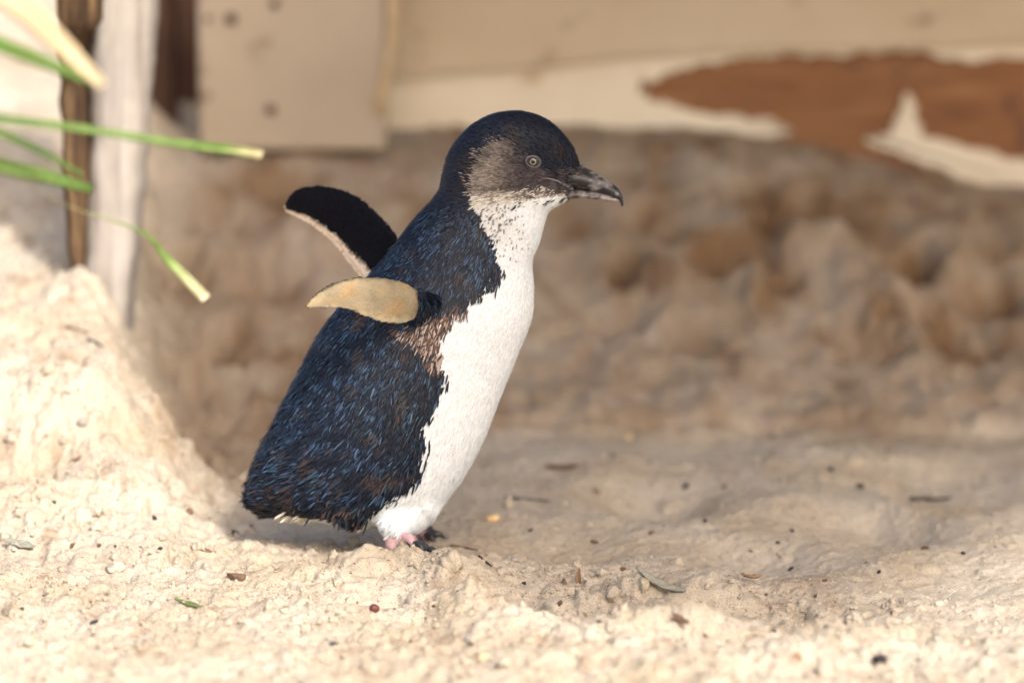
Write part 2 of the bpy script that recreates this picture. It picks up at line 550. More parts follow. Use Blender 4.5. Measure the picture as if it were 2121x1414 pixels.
PY = .87
plank = empty('upright_plank', tuple(at(610, 315, PY)))
tag(plank, 'broad upright beige plank with worn yellowish edge behind the penguin\'s back', 'plank')
a = at(402, -420, PY); b = at(800, 312, PY)
pm = box_mesh('board', (a.x, PY, b.z), (b.x, PY + .022, a.z), .004, 2)
link('board', pm, M['plank'], plank)
M['edge'] = mat_wood('worn_edge', (.26, .17, .085), (.42, .30, .17), (.52, .40, .25), (1, 1, .2), 60)
e0 = at(801, -420, PY); e1 = at(824, 232, PY)
wo = [(801, -420), (826, -420), (824, 60), (820, 120), (806, 170), (795, 240), (782, 238), (772, 225), (788, 150), (798, 90), (801, 40)]
link('worn_edge', slab_poly('worn_edge', px_outline(wo, PY - .003, .0008, 3), PY - .003, .022), M['edge'], plank)
for (px, py, r) in [(478, 40, 13), (560, 228, 12), (568, 10, 10), (430, 40, 7)]:
    c = at(px, py, PY - .001)
    bm = bmesh.new()
    bmesh.ops.create_cone(bm, cap_ends=True, segments=14, radius1=r * .00044, radius2=r * .00034, depth=.004)
    bmesh.ops.rotate(bm, verts=bm.verts, matrix=Matrix.Rotation(math.pi / 2, 3, 'X'))
    bmesh.ops.translate(bm, verts=bm.verts, vec=c)
    me = bpy.data.meshes.new('nail_head'); bm.to_mesh(me); bm.free()
    link('nail_head', me, M['dark_wood'], plank)

QY = .97
a = at(250, -420, QY); b = at(366, 420, QY)
bp = link('brown_post', box_mesh('brown_post', (a.x, QY, b.z), (b.x, QY + .05, a.z), .006, 2), M['dark_wood'])
tag(bp, 'dark brown post in the gap left of the upright beige plank', 'post')
# boards closing off the space behind the gap
a = at(150, -500, 1.25); b = at(900, 420, 1.25)
bb = link('rear_board', box_mesh('rear_board', (a.x, 1.25, b.z), (b.x, 1.28, a.z), .004), M['dark_wood'])
tag(bb, 'shadowed board deep in the gap between brown post and beige plank', 'board')


def loft(name, rings, cap=True):
    V = []; F = []
    n = len(rings[0])
    for r in rings: V += [tuple(p) for p in r]
    for i in range(len(rings) - 1):
        for k in range(n):
            k2 = (k + 1) % n
            F.append((i * n + k, i * n + k2, (i + 1) * n + k2, (i + 1) * n + k))
    if cap:
        for i, flip in ((0, True), (len(rings) - 1, False)):
            c = len(V); V.append(tuple(sum((Vector(p) for p in rings[i]), Vector()) / n))
            for k in range(n):
                k2 = (k + 1) % n
                F.append((c, i * n + k2, i * n + k) if flip else (c, i * n + k, i * n + k2))
    return V, F


def tube(pts, radii, n=12, flat=None):
    """tapered tube with round ends along 3-D points"""
    P = [Vector(p) for p in pts]
    rings = []
    ref = Vector((0, 1, 0))
    L = len(P)
    ext = []
    t0 = (P[0] - P[1]).normalized(); t1 = (P[-1] - P[-2]).normalized()
    seq = [(P[0] + t0 * radii[0] * .8, radii[0] * .45)] + [(P[0] + t0 * radii[0] * .0, radii[0])] + list(zip(P[1:-1], radii[1:-1])) + [(P[-1], radii[-1]), (P[-1] + t1 * radii[-1] * .8, radii[-1] * .45)]
    for i, (p, r) in enumerate(seq):
        a = seq[max(0, i - 1)][0]; b = seq[min(len(seq) - 1, i + 1)][0]
        t = (b - a).normalized()
        u = t.cross(ref)
        if u.length < 1e-4: u = t.cross(Vector((1, 0, 0)))
        u.normalize(); w = t.cross(u).normalized()
        rings.append([p + u * (r * math.cos(q)) + w * (r * math.sin(q)) for q in [2 * math.pi * k / n for k in range(n)]])
    return loft('t', rings)


# leaning weathered post on the left, bark edge on its left side
PoY = .33
post = empty('leaning_post', tuple(at(205, 600, PoY)))
tag(post, 'pale weathered split post with a dark bark edge standing in the left sand', 'post')


def post_strip(x_at, y0, y1, depth0, depth1, mat, name, seed, wob, n=60, sect=None):
    rr = np.random.default_rng(seed)
    rings = []
    for i in range(n + 1):
        t = i / n
        py = y0 + (y1 - y0) * t
        xl, xr = x_at(py)
        L = at(xl + wob * float(noise2(np.array(py * .02), np.array(seed * 1.3), seed)), py, PoY)
        R = at(xr + wob * .6 * float(noise2(np.array(py * .03), np.array(seed * 2.3), seed + 1)), py, PoY)
        ring = []
        K = 28
        for k in range(K):
            q = 2 * math.pi * k / K
            cx, sy = math.cos(q), math.sin(q)
            e = .55
            ux = math.copysign(abs(cx) ** e, cx); uy = math.copysign(abs(sy) ** e, sy)
            g = .0018 * float(noise2(np.array(k * 1.7), np.array(t * 5.0), seed + 7))
            x = (L.x + R.x) / 2 + (R.x - L.x) / 2 * ux
            y = PoY + (depth0 + depth1) / 2 + (depth1 - depth0) / 2 * uy + g
            ring.append((x + g, y, L.z))
        rings.append(ring)
    V, F = loft(name, rings)
    me = mesh_np(name, V, F)
    return link(name, me, mat, post)


post_strip(lambda y: (np.interp(y, [-420, 0, 300, 640, 760], [172, 184, 180, 168, 168]), np.interp(y, [-420, 0, 300, 640, 760], [330, 320, 300, 268, 262])),
           -420, 760, .0, .055, M['weathered'], 'timber', 11, 6)
post_strip(lambda y: (np.interp(y, [-420, 0, 300, 570, 760], [104, 114, 124, 140, 148]), np.interp(y, [-420, 0, 300, 570, 760], [182, 186, 184, 176, 172])),
           -420, 760, -.002, .040, M['bark'], 'bark_edge', 12, 7)
# cut branch stub at the top of the post
c = at(166, -140, PoY - .035); d = at(166, 40, PoY - .035)
V_, F_ = tube([c, c.lerp(d, .5), d], [.0185, .0185, .017], 20)
V_ = [tuple(Vector(v) + Vector([.0012 * float(noise2(np.array(v[0] * 300), np.array(v[2] * 120 + k), 5 + k)) for k in range(3)])) for v in V_]
link('branch_stub', mesh_np('branch_stub', V_, F_), M['bark'], post)

# ------------------------------------------------------------------ unseen blockers added overhead to shape the shade: planks + cloth sheet
M['blocker_cloth'] = NT('blocker_cloth').m
sn = M['blocker_cloth'].node_tree
_b = [n for n in sn.nodes if n.type == 'BSDF_PRINCIPLED'][0]
_b.inputs['Base Color'].default_value = (.42, .36, .28, 1); _b.inputs['Roughness'].default_value = .9


def shade_pt(x, y, h, z0=0.0):
    """point at height h whose shadow falls on (x,y,z0)"""
    k = (h - z0) / sun_vec.z
    return Vector((x + sun_vec.x * k, y + sun_vec.y * k, h))


shade_outline = [(-.30, .42, .12), (-.272, .30, .08), (-.205, .19, .02), (-.13, .01, 0), (-.04, -.10, 0), (.07, -.20, 0), (.16, -.22, 0), (.25, -.12, 0), (.40, .16, 0), (1.6, 1.4, .2), (-.36, 1.4, .3), (-.335, .9, .28)]  # outline of the wanted shade; the added sheet is shaped from it
top = [shade_pt(x, y, .95, z) for x, y, z in shade_outline]
bm = bmesh.new()
vs = [bm.verts.new(p) for p in top]
f = bm.faces.new(vs)
r = bmesh.ops.extrude_face_region(bm, geom=[f])
for v in [g for g in r['geom'] if isinstance(g, bmesh.types.BMVert)]: v.co.z += .004
bmesh.ops.recalc_face_normals(bm, faces=list(bm.faces))
me = bpy.data.meshes.new('shade_blocker'); bm.to_mesh(me); bm.free()
sun_blocker = link('shade_blocker', me, M['blocker_cloth'])
tag(sun_blocker, 'unseen tan sheet added high overhead to cast the shade', 'light blocker')

bank_blocker = empty('plank_blocker', (.3, 1.2, .58))  # planks added out of view to keep light off the bank
tag(bank_blocker, 'unseen row of brown planks added over the sand bank to darken it', 'roof')
for i in range(9):
    y0 = .72 + i * .125
    link('plank', box_mesh('plank', (-.17 - .03 * i / 8 + random.uniform(-.01, .01), y0, .58 + random.uniform(0, .006)), (2.2, y0 + .118, .61), .003), M['dark_wood'], bank_blocker)

# ------------------------------------------------------------------ penguin
PEN_X = (815 - PXW / 2) * S
penguin = empty('penguin', (PEN_X, 0, Hz(PEN_X, 0)))
tag(penguin, 'young blue-black and white little penguin standing on the sand with flippers spread back', 'penguin')


def P0(px, py, y=0.0):
    return at(px, py, y)


# stations tail -> crown: (back px, front px, half width px, front taper)
ST = [((519, 1034), (556, 1066), 18, 0), ((522, 995), (640, 1072), 62, 0), ((541, 935), (768, 1092), 108, 0), ((572, 872), (892, 1062), 142, .05),
      ((602, 812), (952, 1000), 160, .10), ((632, 752), (1000, 915), 166, .12), ((664, 692), (1037, 822), 163, .12), ((704, 638), (1074, 732), 157, .12),
      ((750, 588), (1102, 658), 146, .10), ((790, 543), (1106, 597), 130, .08), ((824, 500), (1104, 540), 113, .06), ((858, 455), (1118, 503), 98, .05),
      ((893, 416), (1130, 460), 90, .08), ((910, 390), (1140, 437), 87, .18), ((916, 362), (1172, 418), 88, .38), ((927, 322), (1192, 396), 90, .52),
      ((947, 289), (1200, 366), 88, .55), ((981, 256), (1200, 338), 80, .48), ((1020, 237), (1184, 300), 64, .30), ((1052, 231), (1152, 262), 40, .1), ((1078, 230), (1118, 240), 16, 0)]


def cat(tab, t):
    n = len(tab); i = min(max(int(t), 0), n - 2); u = t - i
    p = [tab[max(i - 1, 0)], tab[i], tab[i + 1], tab[min(i + 2, n - 1)]]
    return .5 * ((2 * p[1]) + (-p[0] + p[2]) * u + (2 * p[0] - 5 * p[1] + 4 * p[2] - p[3]) * u * u + (-p[0] + 3 * p[1] - 3 * p[2] + p[3]) * u ** 3)


TAB = np.array([[a[0], a[1], b[0], b[1], w, k] for a, b, w, k in ST], float)
rings = []; SPINE = []
NS = 90
for i in range(NS + 1):
    r = cat(TAB, i / NS * (len(ST) - 1))
    B = P0(r[0], r[1]); Fp = P0(r[2], r[3])
    c = (B + Fp) / 2; h = (Fp - B) / 2; w = r[4] * S
    SPINE.append(c.copy())
    ring = []
    for k in range(36):
        q = 2 * math.pi * k / 36
        cq, sq = math.cos(q), math.sin(q)
        taper = 1 - r[5] * max(0, (cq + .35) / 1.35)
        sq2 = math.copysign(abs(sq) ** .92, sq)
        ring.append(c + h * cq + Vector((0, 1, 0)) * (w * sq2 * taper))
    rings.append(ring)
SRC = {}
SRC['body'] = loft('b', rings)


def merge(parts):
    V = []; F = []
    for v, f in parts:
        o = len(V); V += [tuple(x) for x in v]; F += [tuple(i + o for i in q) for q in f]
    return V, F


def ellips(c, r, n=16, m=12):
    V = []; F = []
    rg = []
    for i in range(1, m):
        th = math.pi * i / m
        rg.append([(c[0] + r[0] * math.sin(th) * math.cos(2 * math.pi * k / n), c[1] + r[1] * math.sin(th) * math.sin(2 * math.pi * k / n), c[2] - r[2] * math.cos(th)) for k in range(n)])
    return loft('e', rg)


# thighs with fluff, shank, toes
NYL, FYL = -.030, .034
thigh = []; shank = []
thigh.append(tube([P0(880, 930, 0), P0(855, 1000, -.006), P0(834, 1040, -.014), P0(822, 1068, -.022), P0(816, 1080, NYL)], [.022, .0255, .0242, .0192, .0115], 20))
thigh.append(tube([P0(885, 930, 0), P0(860, 995, .006), P0(848, 1028, .016), P0(844, 1050, .027), P0(840, 1062, FYL)], [.022, .0255, .0230, .0165, .0100], 20))
nf = P0(818, 1152, NYL); nf.z = Hz(nf.x, nf.y) + .004
shank.append(tube([P0(812, 1085, NYL), P0(816, 1118, NYL), P0(820, 1140, NYL), nf], [.0072, .0070, .0068, .0072], 14))
ff = P0(838, 1106, .045); ff.z = Hz(ff.x, ff.y) + .007
shank.append(tube([P0(840, 1060, FYL), P0(840, 1085, .040), ff], [.0070, .0068, .0070], 14))
CLAWS = []


def toe(base, ang, length, r0, lift=.003):
    d = Vector((math.cos(ang), math.sin(ang), 0))
    pts = []; rad = []
    for i in range(5):
        t = i / 4
        p = base + d * (length * t)
        p.z = Hz(p.x, p.y) + r0 * .6 + lift * math.sin(t * math.pi) * 1.2
        pts.append(p); rad.append(r0 * (1 - .25 * t) * (1.08 if i in (1, 3) else 1))
    shank.append(tube(pts, rad, 10))
    e = pts[-1]
    CLAWS.append((e, d, r0))


for a_, L_ in ((-.95, .022), (-.5, .024), (.0, .020)):
    toe(nf + Vector((.002, 0, -.002)), a_, L_, .0040)
for a_, L_ in ((-.55, .012), (-.05, .016), (.40, .014)):
    toe(ff + Vector((.004, 0, 0)), a_, L_, .0042, .006)
SRC['thigh'] = merge(thigh)
SRC['leg'] = merge(shank)


def flipper(L, T, y0, y1, curve, th):
    n = len(L)
    rg = []
    Lt = np.array(L, float); Tt = np.array(T, float)
    N = 26
    info = []
    for i in range(N + 1):
        t = i / N
        l = cat(Lt, t * (n - 1)); q = cat(Tt, t * (n - 1))
        y = y0 + (y1 - y0) * t ** curve
        a = P0(l[0], l[1], y); b = P0(q[0], q[1], y + .006 * (1 - t))
        info.append((a, b, t))
    for i, (a, b, t) in enumerate(info):
        s = (info[min(i + 1, N)][0] + info[min(i + 1, N)][1] - info[max(i - 1, 0)][0] - info[max(i - 1, 0)][1]).normalized()
        ch = (b - a)
        nrm = s.cross(ch).normalized()
        thk = th * (1 - .55 * t) * min(1, .35 + ch.length / .02)
        ring = []
        for k in range(20):
            g = 2 * math.pi * k / 20
            u = .5 - .5 * math.cos(g)
            ring.append(a + ch * u + nrm * (thk * math.sin(g) * (1.0 - .45 * u)))
        rg.append(ring)
    return loft('f', rg), info


NF_L = [(925, 612), (895, 610), (866, 600), (835, 582), (790, 573), (740, 572), (692, 584), (655, 606), (633, 633)]
NF_T = [(915, 655), (890, 656), (862, 664), (826, 672), (795, 671), (762, 660), (716, 642), (672, 640), (634, 641)]
FF_L = [(880, 545), (850, 512), (826, 488), (800, 456), (768, 424), (735, 401), (695, 386), (650, 381), (612, 392), (592, 415)]
FF_T = [(820, 630), (795, 615), (768, 596), (744, 568), (726, 545), (703, 513), (673, 484), (640, 460), (610, 445), (590, 434)]
SRC['near_flipper'], NINFO = flipper(NF_L, NF_T, -.034, -.118, .8, .0042)
SRC['far_flipper'], FINFO = flipper(FF_L, FF_T, .026, .088, .9, .0042)

# one continuous skin out of the pieces
V_, F_ = merge(SRC.values())
tmp = bpy.data.objects.new('tmp', mesh_np('tmp', V_, F_))
COL.objects.link(tmp)
md = tmp.modifiers.new('r', 'REMESH'); md.mode = 'VOXEL'; md.voxel_size = .0013; md.use_smooth_shade = True
md2 = tmp.modifiers.new('s', 'SMOOTH'); md2.factor = .5; md2.iterations = 9
dg = bpy.context.evaluated_depsgraph_get()
bme = bpy.data.meshes.new_from_object(tmp.evaluated_get(dg))
bpy.data.objects.remove(tmp)
bme.name = 'body'
bme.polygons.foreach_set('use_smooth', np.ones(len(bme.polygons), dtype=bool))
nv = len(bme.vertices)
BV = np.empty(nv * 3); bme.vertices.foreach_get('co', BV); BV = BV.reshape(-1, 3)
BN = np.empty(nv * 3); bme.vertices.foreach_get('normal', BN); BN = BN.reshape(-1, 3)
print('penguin skin', nv)
trees = {k: BVHTree.FromPolygons([Vector(v) for v in sv], [tuple(q) for q in sf]) for k, (sv, sf) in SRC.items()}
keys = list(SRC)
bvh_body = BVHTree.FromPolygons([Vector(v) for v in BV], [tuple(p.vertices) for p in bme.polygons])
D = np.full((nv, len(keys)), 9.0)
for j, k in enumerate(keys):
    t = trees[k]
    lo = np.array(SRC[k][0]).min(0) - .01; hi = np.array(SRC[k][0]).max(0) + .01
    cand = np.where(((BV > lo) & (BV < hi)).all(1))[0]
    for i in cand:
        r = t.find_nearest(Vector(BV[i]), .01)
        if r[0] is not None: D[i, j] = r[3]
REG = D.argmin(1)

WHITE = [(1185, 404), (1121, 411), (1067, 416), (1020, 424), (984, 432), (996, 465), (1012, 492), (1029, 534), (1038, 561), (1015, 589), (974, 618), (945, 640), (915, 672), (903, 700), (906, 725), (918, 768), (911, 812),
         (894, 846), (866, 890), (877, 917), (870, 958), (853, 992), (819, 1016), (775, 1046), (757, 1066), (745, 1100), (760, 1200), (1300, 1200), (1300, 404)]
UNDER = [(585, 1072), (640, 1066), (700, 1068), (745, 1092), (745, 1160), (585, 1160)]
GREY = [(1013, 297), (1049, 288), (1072, 304), (1085, 322), (1128, 350), (1160, 374), (1185, 388), (1185, 404), (1121, 411), (1067, 416), (1020, 424), (984, 432), (976, 392), (977, 358), (995, 318)]
ARM = [(812, 682), (868, 662), (900, 646), (950, 630), (975, 632), (930, 668), (912, 705), (915, 760), (895, 770), (880, 725), (850, 702)]


def region(P, jit):
    Q = P.copy(); Q[:, 1] = -np.abs(Q[:, 1])
    px, py = project(Q)
    n1 = noise2(px * .045, py * .045, 3) * 9 + noise2(px * .13, py * .13, 4) * 7
    n2 = noise2(px * .045, py * .045, 13) * 9 + noise2(px * .13, py * .13, 14) * 7
    if jit:
        n1 = n1 + rng.normal(0, jit, len(px)); n2 = n2 + rng.normal(0, jit, len(px))
    qx, qy = px + n1, py + n2
    wht = in_poly(qx, qy, WHITE) | in_poly(px + n1 * .4, py + n2 * .4, UNDER)
    gx, gy = px + n1 * .8, py + n2 * .8
    gry = in_poly(gx, gy, GREY)
    arm = in_poly(qx, qy, ARM)
    return px, py, wht, gry, arm


def lerp(a, b, t):
    return a + (b - a) * t[:, None]


def plumage_colour(P, jit=0.0):
    """base and sheen colour for points on the plumage"""
    n = len(P)
    px, py, wht, gry, arm = region(P, jit)
    k = rng.random(n); k2 = rng.random(n)
    dark = lerp(np.array([.0035, .005, .011]), np.array([.008, .012, .025]), k)
    sheen = lerp(np.array([.010, .013, .020]), np.where((k > .45)[:, None], np.array([.036, .066, .135]), np.array([.042, .092, .140])), smooth(.60, 1.02, k2 + .35 * noise2(px * .03, py * .03, 66)))
    sheen = np.where(((k2 > .90) & (k > .25))[:, None], sheen * 1.5 + np.array([.02, .022, .028]), sheen)
    brown = .7 * noise2(px * .022, py * .022, 61) + .8 * (k - .5) + .30 * smooth(900, 1050, py) - .25
    bm_ = smooth(.12, .4, brown)
    dark = lerp(dark, np.array([.016, .010, .009]), bm_)
    sheen = lerp(sheen, np.array([.075, .052, .046]), bm_ * .7)
    hd = smooth(470, 400, py)                              # head: a little browner, less blue
    sheen = lerp(sheen, np.array([.020, .016, .017]), hd * (.35 + .5 * (k2 > .6)))
    base = dark; tip = sheen
    w0 = lerp(np.array([.60, .615, .62]), np.array([.79, .825, .85]), k ** .6)
    thr = smooth(560, 470, py) * smooth(1110, 1020, px)    # flecked throat
    fl = (k2 < .24 * thr)[:, None]
    w0 = np.where(fl, np.array([.10, .09, .10]), w0)
    w0 = lerp(w0, np.array([.52, .47, .41]), thr * .55 * (1 - fl[:, 0]))
    base = np.where(wht[:, None], w0 * .78, base); tip = np.where(wht[:, None], w0, tip)
    # cheek: paler towards nape and throat, darker at lores
    pale = np.clip(smooth(1090, 1000, px) * .75 + smooth(385, 412, py) * .7 + .25 * noise2(px * .05, py * .05, 77), 0, 1)
    g0 = lerp(np.array([.055, .045, .050]), np.array([.29, .24, .20]), pale)
    g0 = g0 * (.45 + .95 * k)[:, None]
    strk = smooth(.15, .5, noise2(px * .018 + py * .02, py * .06 - px * .01, 79))
    g0 = lerp(g0, g0 * .35, strk * .7)
    fade = rng.random(n) < smooth(385, 432, py + 12 * noise2(px * .04, py * .04, 78))
    g0 = np.where(fade[:, None], np.array([.60, .55, .48]) * (.75 + .35 * k)[:, None], g0)
    base = np.where(gry[:, None], g0 * .7, base); tip = np.where(gry[:, None], g0, tip)
    a0 = np.where((k < .5)[:, None], np.array([.11, .068, .055]), np.where((k < .82)[:, None], np.array([.40, .31, .26]), np.array([.02, .03, .05])))
    base = np.where(arm[:, None], a0 * .8, base); tip = np.where(arm[:, None], a0, tip)
    return base, tip, wht, gry, arm, px, py


bcol = np.zeros((nv, 3))
b0, t0_, wht_, *_ = plumage_colour(BV)
feath = (REG == keys.index('body')) | (REG == keys.index('thigh'))
bcol[:] = b0
isw = wht_
# flippers: dark outside, pale underside
for key, info, sgn in (('near_flipper', NINFO, -1), ('far_flipper', FINFO, 1)):
    m = np.where(REG == keys.index(key))[0]
    A = np.array([tuple(i[0]) for i in info]); Bq = np.array([tuple(i[1]) for i in info])
    P = BV[m]
    # span/chord coordinates from nearest station
    mid = (A + Bq) / 2
    d2 = ((P[:, None, :] - mid[None]) ** 2).sum(2)
    st = d2.argmin(1)
    wq = np.exp(-(d2 - d2.min(1)[:, None]) / (2 * .0035 ** 2)); wq /= wq.sum(1)[:, None]
    As = wq @ A
    ch = wq @ Bq - As
    u = ((P - As) * ch).sum(1) / np.maximum((ch ** 2).sum(1), 1e-9)
    s_ = np.gradient(mid, axis=0)[st]
    nn = np.cross(s_, ch); nn /= np.linalg.norm(nn, axis=1)[:, None] + 1e-9
    nn *= np.sign(nn[:, 1:2]) * -1 + (nn[:, 1:2] == 0)       # towards the camera side (-Y)
    facing = (BN[m] * nn).sum(1)
    px, py = project(P)
    darkc = np.array([.002, .002, .004])
    pn = noise2(px * .03, py * .03, 91)[:, None]; pn2 = noise2(px * .09, py * .2, 92)[:, None]
    pale = np.array([.225, .18, .115]) * (1 + .22 * pn + .12 * pn2) + np.array([.06, .0, -.03]) * np.clip(noise2(px * .02, py * .03, 95), 0, 1)[:, None]
    if key == 'near_flipper':
        dk = smooth(.0, -.25, facing)
        lead = smooth(.17, .05, u + .03 * pn2[:, 0]) * smooth(8, 18, st) * .85
        dk = np.maximum(dk, lead)
        pale = lerp(pale, np.array([.62, .54, .38]), smooth(.72, .98, u + .05 * pn2[:, 0]) * .55)
    else:
        dk = smooth(-.05, .1, facing)
        edge = .90 - .11 * smooth(25, 3, st) - .05 * (rng.random(len(m)) < .5)
        saw = .035 * np.abs(((st * 0 + (px * .9 + py * 1.1) * .11) % 1) - .5) * 2
        wh = smooth(edge + saw - .015, edge + saw + .015, u) * smooth(25.9, 24, st)
        dk = dk * (1 - wh)
        pale = np.broadcast_to(np.array([.66, .52, .40]), pale.shape)
    if key == 'near_flipper':
        rootm = smooth(860, 880, px + ((py - 630) / 30) ** 2 * 9 + 3 * pn2[:, 0])
        bcol[m] = lerp(lerp(pale, darkc, dk), np.array([.008, .010, .016]), rootm)
        feath[m] |= rootm > .5
    else:
        bcol[m] = lerp(pale, darkc, dk)
m = np.where(REG == keys.index('leg'))[0]
px, py = project(BV[m])
pk = np.array([.52, .33, .335])
far_leg = (BV[m][:, 1] > .01)
lc = pk * (1 + .25 * noise2(px * .12, py * .12, 7) - .12 * np.abs(noise2(px * .2, py * .35, 8)))[:, None]
dkf = np.where(far_leg, .35, 0) + smooth(.30, .45, BN[m][:, 2] * 0)
toe_t = np.where(far_leg, smooth(868, 890, px), smooth(852, 868, px))
lc = lerp(lc, np.array([.035, .035, .045]), np.clip(toe_t, 0, 1))
bcol[m] = lc
set_col(bme, bcol)
s = mat_attr('penguin_skin', .65, .06, 0, noise_amt=.14, nscale=500)
M['skin'] = s.m
body = link('body', bme, M['skin'], penguin)

# ---- feathers: each a small curved blade lying back along the body
me_t = bme
npoly = len(bme.polygons)
idx = np.empty(npoly * 4, dtype=np.int32)
bme.calc_loop_triangles()
nt_ = len(bme.loop_triangles)
TR = np.empty(nt_ * 3, dtype=np.int32); bme.loop_triangles.foreach_get('vertices', TR); TR = TR.reshape(-1, 3)
TA = np.linalg.norm(np.cross(BV[TR[:, 1]] - BV[TR[:, 0]], BV[TR[:, 2]] - BV[TR[:, 0]]), axis=1) / 2
TF = feath[TR].all(1)
SP = np.array([tuple(c) for c in SPINE])
SD = -np.gradient(SP, axis=0); SD /= np.linalg.norm(SD, axis=1)[:, None]
beak_base = np.array(P0(1200, 372))


def flow(P, N):
    d = ((P[:, None, [0, 2]] - SP[None, :, [0, 2]]) ** 2).sum(2)
    w = np.exp(-d / (2 * .028 ** 2)) + 1e-9
    f = (w[:, :, None] * SD[None]).sum(1) / w.sum(1)[:, None]
    f /= np.linalg.norm(f, axis=1)[:, None] + 1e-9
    px, py = project(P)
    hb = smooth(475, 410, py)
    away = P - beak_base; away /= np.linalg.norm(away, axis=1)[:, None] + 1e-9
    f = lerp(f, away, hb)
    # breast feathers run down the breast, thigh fluff hangs down and back
    leg = smooth(930, 1090, py) * smooth(720, 790, px)
    f = lerp(f, np.array([-.45, 0, -.9]), leg * .8)
    f = f - (f * N).sum(1)[:, None] * N
    return f / (np.linalg.norm(f, axis=1)[:, None] + 1e-9)


def feathers(name, n, sel, length, width, lift, mat, jit=3.0, yaw=.16, curl=.25):
    """sel(px,py,wht,gry,arm)->keep mask; length/width functions of px,py in metres"""
    p = TA * TF; p = p / p.sum()
    t = rng.choice(nt_, n, p=p)
    r1 = np.sqrt(rng.random(n)); r2 = rng.random(n)
    bc = np.stack([1 - r1, r1 * (1 - r2), r1 * r2], 1)
    P = (BV[TR[t]] * bc[:, :, None]).sum(1); N = (BN[TR[t]] * bc[:, :, None]).sum(1)
    N /= np.linalg.norm(N, axis=1)[:, None] + 1e-9
    base, tip, wht, gry, arm, px, py = plumage_colour(P, jit)
    k = sel(px, py, wht, gry, arm)
    ed = np.hypot((px - 1104) / 18, (py - 335) / 13)
    k &= (ed > 1.0)
    P, N, base, tip, px, py = P[k], N[k], base[k], tip[k], px[k], py[k]
    m = len(P)
    T = flow(P, N)
    Bn = np.cross(N, T)
    a = rng.normal(0, yaw, m) + .25 * noise2(px * .02, py * .02, 55)
    T, Bn = T * np.cos(a)[:, None] + Bn * np.sin(a)[:, None], Bn * np.cos(a)[:, None] - T * np.sin(a)[:, None]
    L = length(px, py) * rng.uniform(.7, 1.25, m); Wd = width(px, py) * rng.uniform(.75, 1.25, m)
    lf = lift * rng.uniform(.4, 1.6, m)
    root = P - N * .0006 - T * (L * .15)[:, None]
    rows = [(0, .55), (.45, 1.0), (.80, .70)]
    Vs = []; Cs = []
    for tt, ww in rows:
        h = lf * tt * L - curl * .12 * L * tt ** 3
        c = root + T * (L * tt)[:, None] + N * (h + .0003)[:, None]
        side = Bn * (Wd * ww * .5)[:, None]; dn = N * (Wd * ww * .22)[:, None]
        Vs += [c - side - dn, c, c + side - dn]
        mixc = lerp(base, tip, np.full(m, .25 + .75 * tt))
        Cs += [base * .8 + tip * .2, mixc, base * .8 + tip * .2]
    h = lf * L - curl * .12 * L
    Vs.append(root + T * L[:, None] + N * h[:, None]); Cs.append(base * .5 + tip * .5)
    Vv = np.stack(Vs, 1).reshape(-1, 3); Cc = np.stack(Cs, 1).reshape(-1, 3)
    f = np.array([[0, 1, 4], [0, 4, 3], [1, 2, 5], [1, 5, 4], [3, 4, 7], [3, 7, 6], [4, 5, 8], [4, 8, 7], [6, 7, 9], [7, 8, 9]])
    Fv = (np.arange(m)[:, None, None] * 10 + f[None]).reshape(-1, 3)
    me = mesh_np(name, Vv, Fv)
    set_col(me, Cc)
    o = link(name, me, mat, penguin)
    o['kind'] = 'stuff'
    print(name, m)
    return o


M['dark_feather'] = mat_attr('dark_feather', .36, .15).m
M['pale_feather'] = mat_attr('pale_feather', .75, .2).m
lin = lambda v, a, b: np.interp(v, a, b)
feathers('dark_plumage', 130000, lambda px, py, w, g, a: ~w & ~g & ~a,
         lambda px, py: lin(py, [230, 380, 480, 620, 800, 1000, 1070], [.0040, .0046, .0060, .0074, .0098, .0118, .0105]),
         lambda px, py: lin(py, [230, 400, 620, 1000], [.0007, .0010, .0012, .0015]), .19, M['dark_feather'], jit=5.0)
feathers('back_feathers', 18000, lambda px, py, w, g, a: ~w & ~g & ~a & (py > 420),
         lambda px, py: lin(py, [400, 620, 800, 1000, 1070], [.0058, .0080, .0116, .0140, .0125]),
         lambda px, py: lin(py, [400, 620, 1000], [.0009, .0012, .0016]), .29, M['dark_feather'], jit=7.0, yaw=.22, curl=.9)
feathers('white_plumage', 120000, lambda px, py, w, g, a: w & ~g & ~a,
         lambda px, py: lin(py, [400, 520, 700, 1000, 1060, 1110], [.0036, .0046, .0062, .0090, .0095, .0070]),
         lambda px, py: lin(py, [400, 700, 1100], [.0007, .0009, .0011]), .10, M['pale_feather'], jit=6.0, curl=.5)
feathers('cheek_plumage', 110000, lambda px, py, w, g, a: g,
         lambda px, py: np.full(px.shape, .0046), lambda px, py: np.full(px.shape, .0007), .20, M['pale_feather'], jit=9.0)
feathers('armpit_plumage', 70000, lambda px, py, w, g, a: a & ~g,
         lambda px, py: np.full(px.shape, .0085), lambda px, py: np.full(px.shape, .0010), .20, M['pale_feather'], jit=4.0, yaw=.3)


